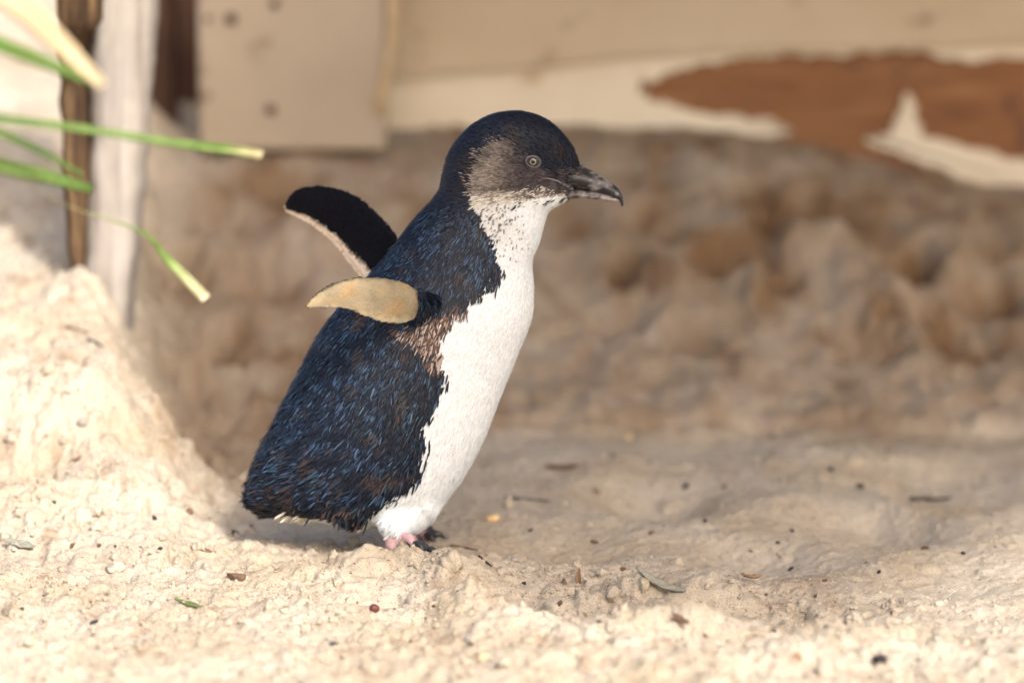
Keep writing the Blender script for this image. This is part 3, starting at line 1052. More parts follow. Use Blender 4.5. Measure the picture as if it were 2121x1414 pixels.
def flipper_scales(n):
    fl = np.isin(REG, [keys.index('near_flipper'), keys.index('far_flipper')])
    tf = fl[TR].all(1)
    p = TA * tf; p = p / p.sum()
    t = rng.choice(nt_, n, p=p)
    r1 = np.sqrt(rng.random(n)); r2 = rng.random(n)
    bc = np.stack([1 - r1, r1 * (1 - r2), r1 * r2], 1)
    P = (BV[TR[t]] * bc[:, :, None]).sum(1); N = (BN[TR[t]] * bc[:, :, None]).sum(1)
    N /= np.linalg.norm(N, axis=1)[:, None] + 1e-9
    C = bcol[TR[t]].mean(1) * rng.uniform(.78, 1.12, (n, 1)) * rng.uniform(.96, 1.04, (n, 3))
    midn = np.array([tuple((a + b) / 2) for a, b, _ in NINFO]); midf = np.array([tuple((a + b) / 2) for a, b, _ in FINFO])
    sn_ = np.gradient(midn, axis=0); sf_ = np.gradient(midf, axis=0)
    T = np.where((P[:, 1] < 0)[:, None], sn_[((P[:, None] - midn[None]) ** 2).sum(2).argmin(1)], sf_[((P[:, None] - midf[None]) ** 2).sum(2).argmin(1)])
    T = T / (np.linalg.norm(T, axis=1)[:, None] + 1e-9) + rng.normal(0, .12, (n, 3))
    T -= (T * N).sum(1)[:, None] * N; T /= np.linalg.norm(T, axis=1)[:, None] + 1e-9
    Bq = np.cross(N, T)
    L = rng.uniform(.0018, .0030, n)[:, None]; Wd = rng.uniform(.0007, .0011, n)[:, None]
    r0 = P - N * .0002
    Vs = np.stack([r0 - Bq * Wd * .35, r0 + Bq * Wd * .35, r0 + T * L * .55 + Bq * Wd * .5 + N * L * .07, r0 + T * L + N * L * .10, r0 + T * L * .55 - Bq * Wd * .5 + N * L * .07], 1).reshape(-1, 3)
    Fv = (np.arange(n)[:, None, None] * 5 + np.array([[0, 1, 2], [0, 2, 4], [4, 2, 3]])[None]).reshape(-1, 3)
    me = mesh_np('flipper_scales', Vs, Fv, False)
    set_col(me, np.repeat(C, 5, 0))
    o = link('flipper_scales', me, M['scale'], penguin); o['kind'] = 'stuff'


M['scale'] = mat_attr('flipper_scale', .55, .12).m
flipper_scales(16000)


def blades(name, items, mat, kind='stuff'):
    """explicit long feathers: (root, direction, normal, length, width, base colour, tip colour)"""
    Vs = []; Fs = []; Cs = []
    for root, T, N, L, Wd, cb, ct in items:
        T = T.normalized(); N = (N - T * N.dot(T)).normalized(); Bq = N.cross(T)
        o = len(Vs)
        for tt, ww in ((0, .6), (.35, 1), (.7, .95), (.9, .6)):
            c = root + T * (L * tt) - N * (.10 * L * tt * tt)
            for q in (-1, 0, 1):
                Vs.append(c + Bq * (q * Wd * ww / 2) - N * (abs(q) * Wd * .16))
                k = tt * (1 if q == 0 else .4)
                Cs.append(tuple(cb[i] + (ct[i] - cb[i]) * k for i in range(3)))
        Vs.append(root + T * L - N * (.10 * L)); Cs.append(ct)
        for r in range(3):
            for q in range(2):
                Fs.append((o + r * 3 + q, o + r * 3 + q + 1, o + r * 3 + q + 4, o + r * 3 + q + 3))
        Fs.append((o + 9, o + 10, o + 12)); Fs.append((o + 10, o + 11, o + 12))
    me = mesh_np(name, Vs, Fs)
    set_col(me, np.array(Cs))
    ob = link(name, me, mat, penguin)
    if kind: ob['kind'] = kind
    return ob


it = []
for i in range(90):                                       # stubby tail and the hanging hem of the back plumage
    t = random.random()
    y = random.uniform(-.9, .9) * (.008 + .026 * t)
    px = 528 + 225 * t + random.uniform(-8, 8); py = 1012 + 45 * t - 30 * random.random() + (0 if t < .6 else 14 * (t - .6))
    root = P0(px + 14, py, y)
    d = Vector((-.80 + .45 * t + random.uniform(-.12, .12), random.uniform(-.15, .15), -.75))
    L = random.uniform(.009, .016) * (1 - .3 * t)
    br = random.random() < .35
    it.append((root, d, Vector((-.4, -1 if y < 0 else 1, .3)), L, random.uniform(.0017, .0028), (.010, .009, .012), (.05, .035, .03) if br else (.018, .024, .036)))
blades('tail_feathers', it, M['dark_feather'])
it = []
for i in range(46):                                       # dark streamers falling beside the thigh
    px = 600 + 168 * random.random() ** .6; py = random.uniform(1015, 1062) + max(0, px - 690) * .35
    hit = bvh_body.ray_cast(CAM, (P0(px, py) - CAM).normalized())
    if hit[0] is None: continue
    root = hit[0]
    it.append((root, Vector((-.5 + random.uniform(-.18, .18), -.10, -1)), Vector((-.2, -1, .2)), random.uniform(.006, .012), random.uniform(.0012, .0018), (.008, .008, .011), (.022, .035, .05) if random.random() < .6 else (.09, .06, .05)))
blades('hem_feathers', it, M['dark_feather'])
it = []
for i in range(150):                                      # pale fluff under the tail
    px = random.uniform(585, 762); y = random.uniform(-.022, .022)
    py = np.interp(px, [585, 640, 700, 762], [1056, 1062, 1066, 1084]) + random.uniform(-6, 6)
    c_ = random.choice([(.62, .56, .44), (.70, .66, .56), (.55, .46, .33)])
    it.append((P0(px + 10, py, y), Vector((-.85 + random.uniform(-.2, .2), random.uniform(-.15, .15), -.5 + random.uniform(-.2, .1))), Vector((-.2, -1, -.3)), random.uniform(.008, .013), random.uniform(.0012, .002), tuple(q * .8 for q in c_), c_))
blades('undertail_fluff', it, M['pale_feather'])
it = []
for i in range(300):                                      # fringe along the trailing edges of both flippers
    info = FINFO
    t = random.uniform(.18, .97) * (len(info) - 1); k = int(t)
    a, b, _t = info[k]; a2, b2, _ = info[min(k + 1, len(info) - 1)]
    u = t - k
    B_ = b.lerp(b2, u); A_ = a.lerp(a2, u)
    ch = (B_ - A_).normalized()
    sp = (b2 - b).normalized() if (b2 - b).length > 0 else ch
    it.append((B_ - ch * .0022, ch + sp * .5, Vector((0, -1, 0)), random.uniform(.0024, .0036), .0008, (.6, .48, .36), (.68, .56, .42)))
blades('flipper_fringe', it, M['pale_feather'])


# ---- bill
def bill(name, stations, cols, seed):
    tab = np.array([[a[0], a[1], b[0], b[1], w] for a, b, w in stations], float)
    rg = []; C = []
    N = 34
    for i in range(N + 1):
        t = i / N * (len(stations) - 1)
        r = cat(tab, t)
        A = P0(r[0], r[1]); B = P0(r[2], r[3]); c = (A + B) / 2; h = (A - B) / 2; w = r[4] * S
        ring = []
        for k in range(22):
            q = 2 * math.pi * k / 22
            cq, sq = math.cos(q), math.sin(q)
            e = .8
            ring.append(c + h * cq + Vector((0, 1, 0)) * (w * math.copysign(abs(sq) ** e, sq) * (1 - .35 * max(cq, 0))))
        rg.append(ring)
    Vb, Fb = loft(name, rg)
    me = mesh_np(name, Vb, Fb)
    P = np.array([tuple(v) for v in Vb])
    px, py = project(P)
    n = fbm(px * .045, py * .075, seed, 3) + .25 * noise2(px * .2, py * .25, seed + 4)
    set_col(me, lerp(np.array(cols[0]), np.array(cols[1]), smooth(cols[2], cols[3], n + cols[4](px, py))))
    return link(name, me, M['bill'], penguin)


sb = mat_attr('bill_horn', .34, .5, 0, noise_amt=.35, nscale=420)
M['bill'] = sb.m
bill('upper_mandible', [((1172, 346), (1160, 386), 26), ((1200, 343), (1188, 390), 25), ((1219, 350), (1210, 393), 21), ((1240, 361), (1238, 399), 17), ((1262, 375), (1262, 406), 13), ((1278, 388), (1279, 412), 9.5),
                        ((1287, 401), (1284, 418), 7), ((1291, 416), (1287, 426), 4), ((1291.5, 423), (1290, 428), 1.5)],
     ((.012, .012, .016), (.19, .17, .16), .05, .45, lambda px, py: np.where(np.abs(px - 1245) < 22, .10, -.02)), 21)
bill('lower_mandible', [((1128, 372), (1126, 398), 30), ((1150, 380), (1148, 405), 27), ((1180, 388), (1176, 411), 23), ((1210, 393), (1206, 411), 18), ((1240, 399), (1240, 414), 13.5), ((1265, 405), (1265, 417), 9), ((1281, 411), (1281, 418), 4)],
     ((.05, .04, .04), (.27, .235, .225), -.22, .2, lambda px, py: (px - 1215) * .004), 25)
gp = []
for px, py in ((1122, 369), (1138, 370), (1155, 375), (1172, 384), (1186, 392)):
    h_ = bvh_body.ray_cast(CAM, (P0(px, py) - CAM).normalized())
    gp.append(h_[0] + Vector((0, -.0004, 0)))
M['gape'] = NT('gape').m
_b = [n for n in M['gape'].node_tree.nodes if n.type == 'BSDF_PRINCIPLED'][0]
_b.inputs['Base Color'].default_value = (.15, .12, .115, 1); _b.inputs['Roughness'].default_value = .5
for sg_ in (1, -1):
    Vg, Fg = tube([(p.x, p.y * sg_, p.z) for p in gp], [.0002, .0004, .0006, .0008, .0008], 8)
    link('gape_rim', mesh_np('gape_rim', Vg, Fg), M['gape'], penguin)
# rictal bristles at the bill base
it = []
for i in range(160):
    px = random.uniform(1150, 1206); py = random.uniform(346, 398)
    if py > 352 + (1206 - px) * 1.1 + 24: continue
    hit = bvh_body.ray_cast(CAM, (P0(px, py) - CAM).normalized())
    if hit[0] is None: continue
    it.append((hit[0], Vector((.55 + random.uniform(-.2, .2), random.uniform(-.25, -.05), random.uniform(-.3, .35))), hit[1], random.uniform(.003, .0055), .0006,
               (.02, .018, .02), random.choice([(.14, .075, .045), (.03, .03, .04), (.04, .07, .10)])))
    r0 = it[-1]
    it.append((Vector((r0[0].x, -r0[0].y, r0[0].z)), Vector((r0[1].x, -r0[1].y, r0[1].z)), Vector((r0[2].x, -r0[2].y, r0[2].z)), *r0[3:]))
blades('bill_bristles', it, M['dark_feather'])

# ---- eyes
def eye_mat():
    s = NT('eye'); co = s.coord('Object')
    ln = s.n('ShaderNodeVectorMath', operation='LENGTH')
    sx = s.n('ShaderNodeMapping'); sx.inputs['Scale'].default_value = (1, 0, 1); s.l(co, sx.inputs[0]); s.l(sx.outputs[0], ln.inputs[0])
    mr = s.n('ShaderNodeMath', operation='DIVIDE'); s.l(ln.outputs['Value'], mr.inputs[0]); mr.inputs[1].default_value = .0043
    c = s.ramp(mr.outputs[0], [(0, (.01, .01, .012)), (.27, (.01, .01, .012)), (.31, (.16, .145, .11)), (.46, (.18, .16, .125)), (.53, (.03, .025, .025)), (1, (.02, .018, .02))])
    s.base(c, .05, .3)
    return s.m


M['eye'] = eye_mat()
M['lid'] = NT('eyelid').m
[n for n in M['lid'].node_tree.nodes if n.type == 'BSDF_PRINCIPLED'][0].inputs['Base Color'].default_value = (.065, .06, .062, 1)
[n for n in M['lid'].node_tree.nodes if n.type == 'BSDF_PRINCIPLED'][0].inputs['Roughness'].default_value = .6
hit, hnrm = bvh_body.ray_cast(CAM, (P0(1104, 335) - CAM).normalized())[:2]
for sgn in (1, -1):
    c = Vector((hit.x, hit.y * sgn, hit.z))
    Ve, Fe = ellips((0, 0, 0), (.0049, .0046, .0049), 28, 18)
    e = link('eye', mesh_np('eye', Ve, Fe), M['eye'])
    e.location = c + Vector((0, .0030 * sgn, 0))
    e.parent = penguin; e.matrix_parent_inverse = Matrix.Translation(-penguin.location)
    rg = []
    n = 36
    for k in range(n):
        q = 2 * math.pi * k / n
        rx, rz = .0047, .0035
        tilt = -.28
        ctr = Vector((rx * math.cos(q), 0, rz * math.sin(q) * (1 if math.sin(q) > 0 else 1.0)))
        ctr = Vector((ctr.x * math.cos(tilt) - ctr.z * math.sin(tilt), 0, ctr.x * math.sin(tilt) + ctr.z * math.cos(tilt)))
        out = ctr.normalized(); yv = Vector((0, -1, 0))
        rr = .00055 if math.sin(q) < .2 else .0007
        yo = -.0006 - (hnrm.x * ctr.x + hnrm.z * ctr.z) / hnrm.y
        rg.append([Vector((c.x, 0, c.z)) + ctr + out * (rr * 1.3 * math.cos(g)) + Vector((0, (c.y * sgn) + yo + rr * math.sin(g), 0)) for g in [2 * math.pi * j / 8 for j in range(8)]])
    rg.append(rg[0])
    Vl, Fl = loft('lid', rg, cap=False)
    if sgn < 0:
        Vl = [(v[0], -v[1], v[2]) for v in Vl]
    link('eyelid', mesh_np('eyelid', Vl, Fl), M['lid'], e).matrix_parent_inverse = Matrix.Translation(-(c + Vector((0, .0030 * sgn, 0))))

# ---- claws
M['claw'] = NT('claw').m
_b = [n for n in M['claw'].node_tree.nodes if n.type == 'BSDF_PRINCIPLED'][0]
_b.inputs['Base Color'].default_value = (.015, .014, .017, 1); _b.inputs['Roughness'].default_value = .35
for e, d, r in CLAWS:
    pts = [e - d * .002 + Vector((0, 0, .001)), e + d * .002 + Vector((0, 0, .0018)), e + d * .005 + Vector((0, 0, .0010)), e + d * .0078 + Vector((0, 0, -.0014))]
    Vc, Fc = tube(pts, [r * .7, r * .62, r * .42, r * .10], 10)
    link('claw', mesh_np('claw', Vc, Fc), M['claw'], penguin)
# ------------------------------------------------------------------ loose sand crumbs
def ico(sub):
    bm = bmesh.new(); bmesh.ops.create_icosphere(bm, subdivisions=sub, radius=1)
    v = np.array([tuple(x.co) for x in bm.verts]); f = np.array([[q.index for q in p.verts] for p in bm.faces]); bm.free()
    return v, f


def scatter(name, n, rlo, rhi, pw, area, sub, rough, dens, seed, sink=.25):
    r_ = np.random.default_rng(seed)
    v0, f0 = ico(sub)
    P = r_.uniform([area[0], area[2]], [area[1], area[3]], (n, 2))
    j = np.clip(np.searchsorted(GY, P[:, 1]), 1, len(GY) - 1); i = np.clip(np.searchsorted(GX, P[:, 0]), 1, len(GX) - 1)
    k = r_.random(n) < dens[j, i]
    P, i, j = P[k], i[k], j[k]
    m = len(P)
    R = rlo * (rhi / rlo) ** (r_.random(m) ** pw)
    Vv = np.repeat(v0[None], m, 0)
    ax = r_.uniform(.65, 1.25, (m, 1, 3))
    if sub >= 2:
        nz = np.stack([noise2(v0[:, 0] * 1.6 + q * 3.1, v0[:, 1] * 1.6 + v0[:, 2] * 1.3 + q, seed) + .5 * noise2(v0[:, 0] * 4 + q, v0[:, 2] * 4 - v0[:, 1] * 3 + q, seed + 2) for q in range(m)])
        Vv = Vv * (1 + rough * nz)[:, :, None]
    else:
        Vv = Vv * (1 + rough * r_.normal(0, 1, (m, len(v0), 1)))
    a = r_.uniform(0, 6.28, m); ca, sa = np.cos(a)[:, None], np.sin(a)[:, None]
    Vv = Vv * ax
    Vv = np.stack([Vv[:, :, 0] * ca - Vv[:, :, 1] * sa, Vv[:, :, 0] * sa + Vv[:, :, 1] * ca, Vv[:, :, 2]], 2)
    Zc = Z[j, i] + R * (.5 - sink * 2)
    Vv = Vv * R[:, None, None] + np.stack([P[:, 0], P[:, 1], Zc], 1)[:, None, :]
    Fv = (np.arange(m)[:, None, None] * len(v0) + f0[None]).reshape(-1, 3)
    me = mesh_np(name, Vv.reshape(-1, 3), Fv, sub > 1)
    o = link(name, me, M['sand'])
    print(name, m)
    return o


cl_noise = smooth(-.15, .35, fbm(XX * 13, YY * 13, 71, 3))
cd1 = np.clip(clump * (.15 + 1.0 * cl_noise) + .03, 0, 1)
tag(scatter('sand_crumbs', 34000, .0005, .0019, 2.0, (-.37, .37, -.42, .34), 1, .13, cd1, 21), 'fine crumbs of pale sand strewn over the clumpy ground', 'sand', None, 'stuff')
tag(scatter('sand_clods', 1300, .0017, .0060, 2.8, (-.37, .37, -.42, .32), 3, .5, np.clip(cd1 * 1.0, 0, 1), 22, .18), 'small rounded clods of pale sand on the ground', 'sand', None, 'stuff')

# ------------------------------------------------------------------ litter on the sand
def simple(name, c, rough=.7, spec=.3, var=.35, scale=250):
    s = NT(name); co = s.coord('Object')
    n = s.noise(co, scale, 4, .6)
    s.base(s.ramp(n, [(.3, tuple(x * (1 - var) for x in c)), (.7, tuple(min(1, x * (1 + var)) for x in c))]), rough, spec)
    s.bump(n, .4, .0006)
    return s.m


MD = {'black': simple('dark_litter', (.028, .024, .026)), 'brown': simple('brown_litter', (.13, .075, .045)), 'rust': simple('rust_leaf', (.22, .13, .075)), 'tan': simple('tan_seed', (.55, .38, .20), .45),
      'grey': simple('grey_stone', (.26, .23, .20)), 'greygreen': simple('dry_leaf', (.20, .19, .15), .6), 'green': simple('green_leaf', (.09, .12, .04), .5), 'straw': simple('straw', (.50, .40, .24)), 'red': simple('red_seed', (.10, .03, .025), .4)}


def place(o, px, py, yaw, tilt=0.0, sink=0.0, roll=0.0):
    p = on_sand(px, py)
    n = Hn(p.x, p.y, .008)
    q = Vector((0, 0, 1)).rotation_difference(n).to_matrix().to_4x4()
    o.matrix_world = Matrix.Translation(p - n * sink) @ q @ Matrix.Rotation(yaw, 4, 'Z') @ Matrix.Rotation(-tilt, 4, 'Y') @ Matrix.Rotation(roll, 4, 'X')


def mk_pebble(rx, ry, rz, seed, amp=.18):
    v, f = ico(3)
    n = noise2(v[:, 0] * 1.3 + seed, v[:, 1] * 1.3 + v[:, 2] * 1.1, seed)
    v = v * (1 + amp * n)[:, None] * np.array([rx, ry, rz])
    return mesh_np('pebble', v, f)


def mk_chip(l, w, t, seed):
    r_ = random.Random(seed)
    pts = []
    K = 9
    for k in range(K):
        q = 2 * math.pi * k / K
        m = r_.uniform(.72, 1.12)
        pts.append((l / 2 * math.cos(q) * m, w / 2 * math.sin(q) * m))
    bm = bmesh.new()
    a = [bm.verts.new((x, y, t * r_.uniform(.2, .7))) for x, y in pts]
    b = [bm.verts.new((x * .96, y * .96, -t * .5)) for x, y in pts]
    ct = bm.verts.new((0, 0, t * .8)); cb = bm.verts.new((0, 0, -t * .5))
    for k in range(K):
        k2 = (k + 1) % K
        bm.faces.new((a[k], a[k2], ct)); bm.faces.new((b[k2], b[k], cb)); bm.faces.new((a[k2], a[k], b[k], b[k2]))
    me = bpy.data.meshes.new('chip'); bm.to_mesh(me); bm.free()
    return me


def mk_leaf(l, w, curl, bend, seed, t=.0004):
    r_ = np.random.default_rng(seed)
    nu, nv_ = 16, 6
    top = []
    for i in range(nu + 1):
        u = i / nu
        ww = w / 2 * (math.sin(math.pi * (u * .94 + .03)) ** .75) * (1 + .12 * math.sin(u * 11 + seed))
        for j in range(nv_ + 1):
            v = j / nv_ * 2 - 1
            ang = v * curl
            y = ww * (math.sin(ang) / curl if abs(curl) > .01 else v); z = ww * (1 - math.cos(ang)) / max(curl, .01) + bend * l * (u - .5) ** 2 * 2
            top.append((l * (u - .5), y, z + .0003 * math.sin(u * 23 + v * 3)))
    n = len(top)
    V = [(x, y, z + t) for x, y, z in top] + [(x, y, z - t) for x, y, z in top]
    F = []
    st = nv_ + 1
    for i in range(nu):
        for j in range(nv_):
            a = i * st + j
            F.append((a, a + st, a + st + 1, a + 1)); F.append((n + a, n + a + 1, n + a + st + 1, n + a + st))
    for i in range(nu):
        for j, fl in ((0, 0), (nv_, 1)):
            a = i * st + j; b = a + st
            F.append((a, n + a, n + b, b) if not fl else (a, b, n + b, n + a))
    for j in range(nv_):
        F.append((j, j + 1, n + j + 1, n + j)); a = nu * st + j; F.append((a, n + a, n + a + 1, a + 1))
    return mesh_np('leaf', V, F)


def mk_twig(l, r, bend, seed):
    r_ = random.Random(seed)
    pts = []; rad = []
    for i in range(8):
        t = i / 7
        pts.append((l * (t - .5), bend * l * math.sin(t * 3.1) + r_.uniform(-1, 1) * r * .8, r * .6 + r_.uniform(-1, 1) * r * .4))
        rad.append(r * (1 - .45 * t) * r_.uniform(.85, 1.15))
    V, F = tube(pts, rad, 8)
    return mesh_np('twig', V, F)


k_ = S
ITEMS = [
    ('seed', 'seed', 'tan', mk_pebble(17 * k_, 12 * k_, 9 * k_, 3, .06), 1019, 1078, .3, 'smooth tan oval seed just right of the penguin\'s far foot'),
    ('dry_leaf', 'leaf', 'greygreen', mk_leaf(112 * k_, 28 * k_, 1.3, .3, 4), 1362, 1222, -.45, 'curled grey-green dry leaf lying between sand clods right of the penguin'),
    ('bark_chip', 'bark', 'brown', mk_chip(46 * k_, 26 * k_, 8 * k_, 5), 490, 1196, -.7, 'flat brown bark chip on bright sand below the penguin\'s tail'),
    ('bark_chip', 'bark', 'black', mk_chip(17 * k_, 14 * k_, 9 * k_, 6), 484, 1106, .2, 'small square black bark chip left of the penguin\'s tail tip'),
    ('bark_chip', 'bark', 'brown', mk_pebble(9 * k_, 8 * k_, 8 * k_, 7, .3), 391, 1062, 0, 'small brown crumb of bark left of the tail on the sand slope'),
    ('green_leaf', 'leaf', 'green', mk_leaf(66 * k_, 15 * k_, .8, .1, 8), 390, 1254, -.55, 'narrow green leaf sliver lying on bright foreground sand'),
    ('seed', 'seed', 'red', mk_pebble(11 * k_, 9 * k_, 9 * k_, 9, .1), 774, 1264, .5, 'dark red-brown round seed in the hollow below the penguin\'s leg'),
    ('pebble', 'pebble', 'grey', mk_pebble(14 * k_, 11 * k_, 9 * k_, 10, .2), 976, 1328, .2, 'grey pebble among foreground clods below the sand ridge'),
    ('pebble', 'pebble', 'tan', mk_pebble(12 * k_, 9 * k_, 7 * k_, 11, .15), 1001, 1364, .9, 'tan pebble half sunk near the bottom edge of the picture'),
    ('pebble', 'pebble', 'rust', mk_pebble(9 * k_, 8 * k_, 7 * k_, 12, .15), 1651, 1362, .1, 'small orange-tan pebble in the lower right sand'),
    ('twig', 'twig', 'brown', mk_twig(70 * k_, 2.2 * k_, .06, 13), 962, 1138, -.65, 'thin brown twig lying right of the penguin\'s near foot'),
    ('twig', 'twig', 'black', mk_twig(34 * k_, 3 * k_, .1, 14), 1003, 1166, -.5, 'short black twig behind the sand ridge right of the feet'),
    ('dry_leaf', 'leaf', 'rust', mk_leaf(44 * k_, 13 * k_, 1.0, .1, 15), 1202, 1205, 1.1, 'rust-brown leaf standing on a sand clod left of the curled leaf'),
    ('bark_chip', 'bark', 'brown', mk_chip(26 * k_, 12 * k_, 5 * k_, 16), 1168, 1210, 1.3, 'upright brown bark sliver beside the rust-brown leaf'),
    ('dry_leaf', 'leaf', 'brown', mk_leaf(52 * k_, 16 * k_, .9, .2, 17), 1408, 1292, -.9, 'brown leaf sticking out of a sand clod below the curled leaf'),
    ('dry_leaf', 'leaf', 'rust', mk_leaf(50 * k_, 18 * k_, .9, .2, 18), 1552, 1206, .5, 'small orange-brown leaf right of the curled leaf'),
    ('twig', 'twig', 'black', mk_twig(105 * k_, 4 * k_, .1, 19), 1095, 1040, .1, 'long dark twig on the floor behind the oval seed'),
    ('twig', 'twig', 'black', mk_twig(90 * k_, 5 * k_, .04, 20), 1928, 1038, -.1, 'thick dark twig on the floor near the right edge'),
    ('pebble', 'pebble', 'grey', mk_pebble(8 * k_, 7 * k_, 6 * k_, 21, .2), 1066, 1162, 0, 'tiny grey pebble on smooth sand right of the feet'),
    ('bark_chip', 'bark', 'black', mk_chip(26 * k_, 30 * k_, 9 * k_, 22), 1822, 1368, .4, 'black ragged bark piece in the lower right corner sand'),
    ('twig', 'twig', 'brown', mk_twig(60 * k_, 3 * k_, .08, 23), 160, 688, -.5, 'brown twig on top of the left sand mound'),
    ('twig', 'twig', 'black', mk_twig(44 * k_, 3 * k_, .1, 24), 196, 714, -.5, 'dark twig below the brown twig on the left sand mound'),
    ('bark_chip', 'bark', 'brown', mk_chip(30 * k_, 16 * k_, 8 * k_, 25), 160, 955, -.2, 'brown bark chip at the foot of the left sand mound'),
    ('pebble', 'pebble', 'grey', mk_pebble(12 * k_, 9 * k_, 8 * k_, 26, .2), 170, 876, 0, 'grey pebble on the face of the left sand mound'),
    ('dry_leaf', 'leaf', 'brown', mk_leaf(30 * k_, 10 * k_, .8, .1, 27), 424, 1142, 0, 'thin brown leaf flake left of the square black bark chip'),
    ('straw', 'straw', 'straw', mk_twig(90 * k_, 1.8 * k_, .1, 28), 1540, 1322, .15, 'pale straw stalk across clods at the lower right'),
    ('pebble', 'pebble', 'tan', mk_pebble(9 * k_, 7 * k_, 6 * k_, 29, .2), 1302, 908, 0, 'tan pebble at the foot of the far bank'),
    ('dry_leaf', 'leaf', 'rust', mk_leaf(60 * k_, 26 * k_, .7, .2, 30), 1860, 730, .4, 'orange-brown dead leaf on the shaded bank near the right edge'),
    ('dry_leaf', 'leaf', 'brown', mk_leaf(80 * k_, 26 * k_, .7, .2, 31), 1165, 972, .1, 'brown dead leaf on the floor between penguin and bank'),
    ('dry_leaf', 'leaf', 'greygreen', mk_leaf(70 * k_, 26 * k_, .5, .1, 32), 40, 1130, -.3, 'dull green leaf scrap at the left edge of the sand'),
]
for nm, cat_, mt, me, px, py, yaw, lab in ITEMS:
    o = link(nm, me, MD[mt])
    tl = 0
    if 'standing' in lab or 'upright' in lab: tl = .9
    if 'sticking out' in lab: tl = .4
    zmin = min(v.co.z for v in me.vertices)
    place(o, px, py, yaw, tl, sink=zmin * .55 if nm in ('pebble', 'seed') else (-.0035 if 'curled' in lab else -.0010))
    tag(o, lab, cat_)

BITS = [(1231, 1124), (1611, 1125), (1608, 1150), (1554, 1143), (1708, 1204), (1820, 1186), (1916, 1137), (1995, 1148), (1461, 1318), (1604, 1308), (951, 1405), (690, 1336), (1586, 1233), (1270, 946), (1235, 1020), (1460, 1080),
        (205, 1131), (240, 1133), (150, 1131), (330, 1138), (290, 1136), (195, 1291), (290, 1296), (45, 1263), (1690, 1235), (1640, 1100), (1500, 1010), (1720, 975), (1840, 935), (1900, 862), (1560, 880), (1420, 1010), (1350, 1105), (1100, 1100),
        (1160, 1250), (1085, 1210), (1290, 1180), (1750, 1290), (1850, 1270), (1640, 1180), (850, 1330), (1240, 1290), (560, 1260), (110, 1040), (520, 1090), (320, 1075), (900, 1255), (1345, 960), (1600, 905), (1780, 1010)]
ZONES = {}
proto = [mk_chip(11 * k_, 8 * k_, 5 * k_, 40 + i) for i in range(6)]
for i, p_ in enumerate(proto): p_.materials.append(MD['black' if i % 2 else 'brown'])
for i, (px, py) in enumerate(BITS):
    o = link('litter_fragment', proto[i % 6])
    place(o, px, py, random.uniform(0, 6), random.uniform(-.3, .3), -.0006)
    q = random.uniform(.75, 1.5) * (1.35 if py < 1050 else 1)
    o.matrix_world = o.matrix_world @ Matrix.Diagonal((q * random.uniform(.8, 1.5), q, q, 1))
    zone = 'on sand left of the penguin' if px < 600 else 'among the foreground clods' if py > 1240 else 'on the shaded floor near the bank foot' if py < 1030 else 'on the floor right of the feet' if px < 1500 else 'on the floor towards the right edge'
    ZONES.setdefault(zone, []).append((px, o))

ORD = ['first', 'second', 'third', 'fourth', 'fifth', 'sixth', 'seventh', 'eighth', 'ninth', 'tenth', 'eleventh', 'twelfth', 'thirteenth', 'fourteenth', 'fifteenth', 'sixteenth', 'seventeenth', 'eighteenth', 'nineteenth', 'twentieth']
for zone, lst in ZONES.items():
    for k, (px, o) in enumerate(sorted(lst, key=lambda q: q[0])):
        tag(o, '%s tiny dark litter fragment from the left %s' % (ORD[k], zone), 'litter', 'dark litter fragments on the sand')

# uncountable specks
nS = 900
Vs = []; Fs = []
for i in range(nS):
    px = random.uniform(-20, 2140); py = 640 + 780 * random.random() ** .8
    if py < 900 and random.random() < .4: continue
    if px < 700 and random.random() < .45: continue
    p = on_sand(px, py)
    r = random.uniform(.0004, .0011) * (1.6 if py < 950 else 1)
    a = random.uniform(0, 6.28); e = random.uniform(.4, 2.6)
    o = len(Vs)
    ux, uy = Vector((math.cos(a), math.sin(a), 0)) * r * e, Vector((-math.sin(a), math.cos(a), 0)) * r
    h = Vector((0, 0, r * .7))
    for q in (ux, uy, -ux * .8, -uy * .9): Vs.append(p + q + Vector((0, 0, r * .3)))
    Vs.append(p + h); Vs.append(p - h)
    for k in range(4):
        Fs.append((o + k, o + (k + 1) % 4, o + 4)); Fs.append((o + (k + 1) % 4, o + k, o + 5))
sp = link('litter_specks', mesh_np('litter_specks', Vs, Fs, False), simple('specks', (.07, .05, .04), .8, .2, .7, 60))
tag(sp, 'dark specks of debris peppered over the sand', 'litter', None, 'stuff')

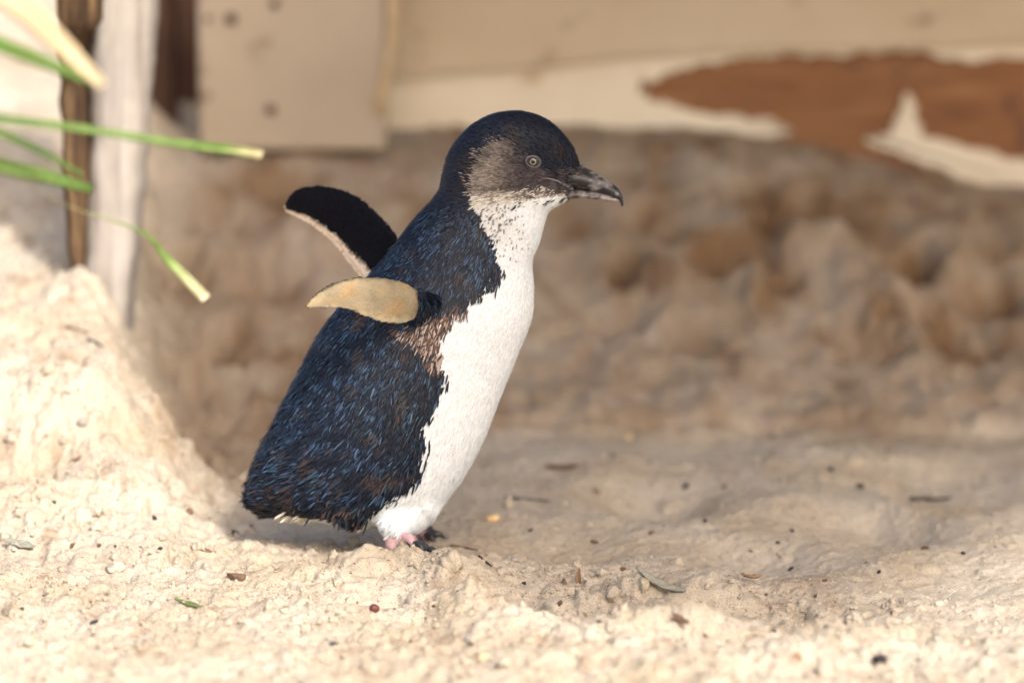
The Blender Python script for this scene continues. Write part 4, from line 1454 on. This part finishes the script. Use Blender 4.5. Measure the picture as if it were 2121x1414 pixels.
# ------------------------------------------------------------------ grass reaching in from the left
def grass(pts, y0, y1, widths, cols, label, seed, cat_='grass'):
    n = len(pts); N = 36
    T = np.array(pts, float); Wt = np.array(widths, float); C = np.array(cols, float)
    P = []
    for i in range(N + 1):
        t = i / N
        q = cat(T, t * (n - 1))
        P.append(at(q[0], q[1], y0 + (y1 - y0) * t))
    # the blade grows out of the sand to the left of the picture
    t0 = (P[0] - P[1]).normalized()
    rx_, ry_ = -.56 - .035 * (seed % 3), P[0].y - .06 + .02 * (seed % 4)
    root = Vector((rx_, ry_, Hz(rx_, ry_) - .01))
    c1 = P[0] + t0 * .10; c2 = root + Vector((.01, 0, .16 + .02 * seed))
    pre = []
    for i in range(16):
        q = i / 16
        pre.append(root * (1 - q) ** 3 + c2 * 3 * q * (1 - q) ** 2 + c1 * 3 * q * q * (1 - q) + P[0] * q ** 3)
    P = pre + P
    NP = len(P) - 1
    rg = []; CC = []
    for i in range(NP + 1):
        t = max(0, i - 16) / N
        d = (P[min(i + 1, NP)] - P[max(i - 1, 0)]).normalized()
        w = float(np.interp(t * (len(Wt) - 1), range(len(Wt)), Wt)) * S * .5 * .74
        side = d.cross(Vector((0, 1, 0))).normalized()
        fr = side.cross(d).normalized()
        if fr.y > 0: fr = -fr
        ring = [P[i] + side * w + fr * w * .25, P[i] + side * w * .5 - fr * w * .05, P[i] - fr * w * .18, P[i] - side * w * .5 - fr * w * .05, P[i] - side * w + fr * w * .25,
                P[i] - side * w * .5 + fr * w * .10, P[i] + fr * w * .02, P[i] + side * w * .5 + fr * w * .10]
        rg.append(ring)
        c = [np.interp(t * (len(C) - 1), range(len(C)), C[:, k]) for k in range(3)]
        for k in range(8): CC.append([x * (1.15 if k in (2, 6) else .95) * (1 + .12 * math.sin(i * 2.1 + seed)) for x in c])
    V, F = loft('g', rg)
    CC += [CC[0], CC[-1]]
    me = mesh_np('grass_blade', V, F); set_col(me, np.array(CC))
    o = link('grass_blade', me, M['grass'])
    tag(o, label, cat_)
    return o


sg = mat_attr('grass', .5, .4)
M['grass'] = sg.m
sg.b.inputs['Transmission Weight'].default_value = 0
g1, g2, g3 = (.06, .12, .022), (.105, .175, .04), (.50, .42, .25)
grass([(-160, 225), (0, 246), (180, 268), (360, 296), (460, 308), (542, 320)], -.44, -.34, [16, 20, 18, 19, 22, 20], [g1, g1, g2, g2, g2, g3], 'long green grass blade with a pale cut tip crossing in front of the post', 1)
grass([(-120, 300), (0, 342), (90, 364), (190, 392)], -.40, -.34, [30, 36, 34, 20], [g1, g2, g2, g1], 'broad green grass blade ending in front of the post\'s bark edge', 2)
grass([(-120, 215), (0, 274), (80, 312), (172, 362)], -.42, -.36, [16, 18, 16, 8], [(.06, .12, .02), (.09, .17, .03), g1, g2], 'thin dark green grass blade between the long one and the broad one', 3)
grass([(-120, 40), (0, 92), (90, 128), (205, 176)], -.50, -.44, [30, 34, 30, 14], [g1, (.10, .19, .035), g2, g1], 'green grass blade at the upper left under the dry straw-coloured one', 4)
grass([(-60, -60), (40, 10), (120, 85), (212, 178)], -.54, -.48, [50, 58, 46, 22], [(.60, .45, .28), (.62, .48, .31), (.62, .48, .30), (.60, .50, .33)], 'dry straw-coloured leaf in the upper left corner', 5)
grass([(-60, 300), (35, 368), (150, 430), (290, 478), (350, 540), (426, 618)], -.36, -.28, [1.5, 1.8, 2, 8, 22, 28], [(.3, .25, .17), (.3, .25, .17), (.25, .24, .12), g2, (.20, .30, .08), (.60, .53, .36)], 'short green grass blade with whitish blunt tip hanging behind the penguin', 6)
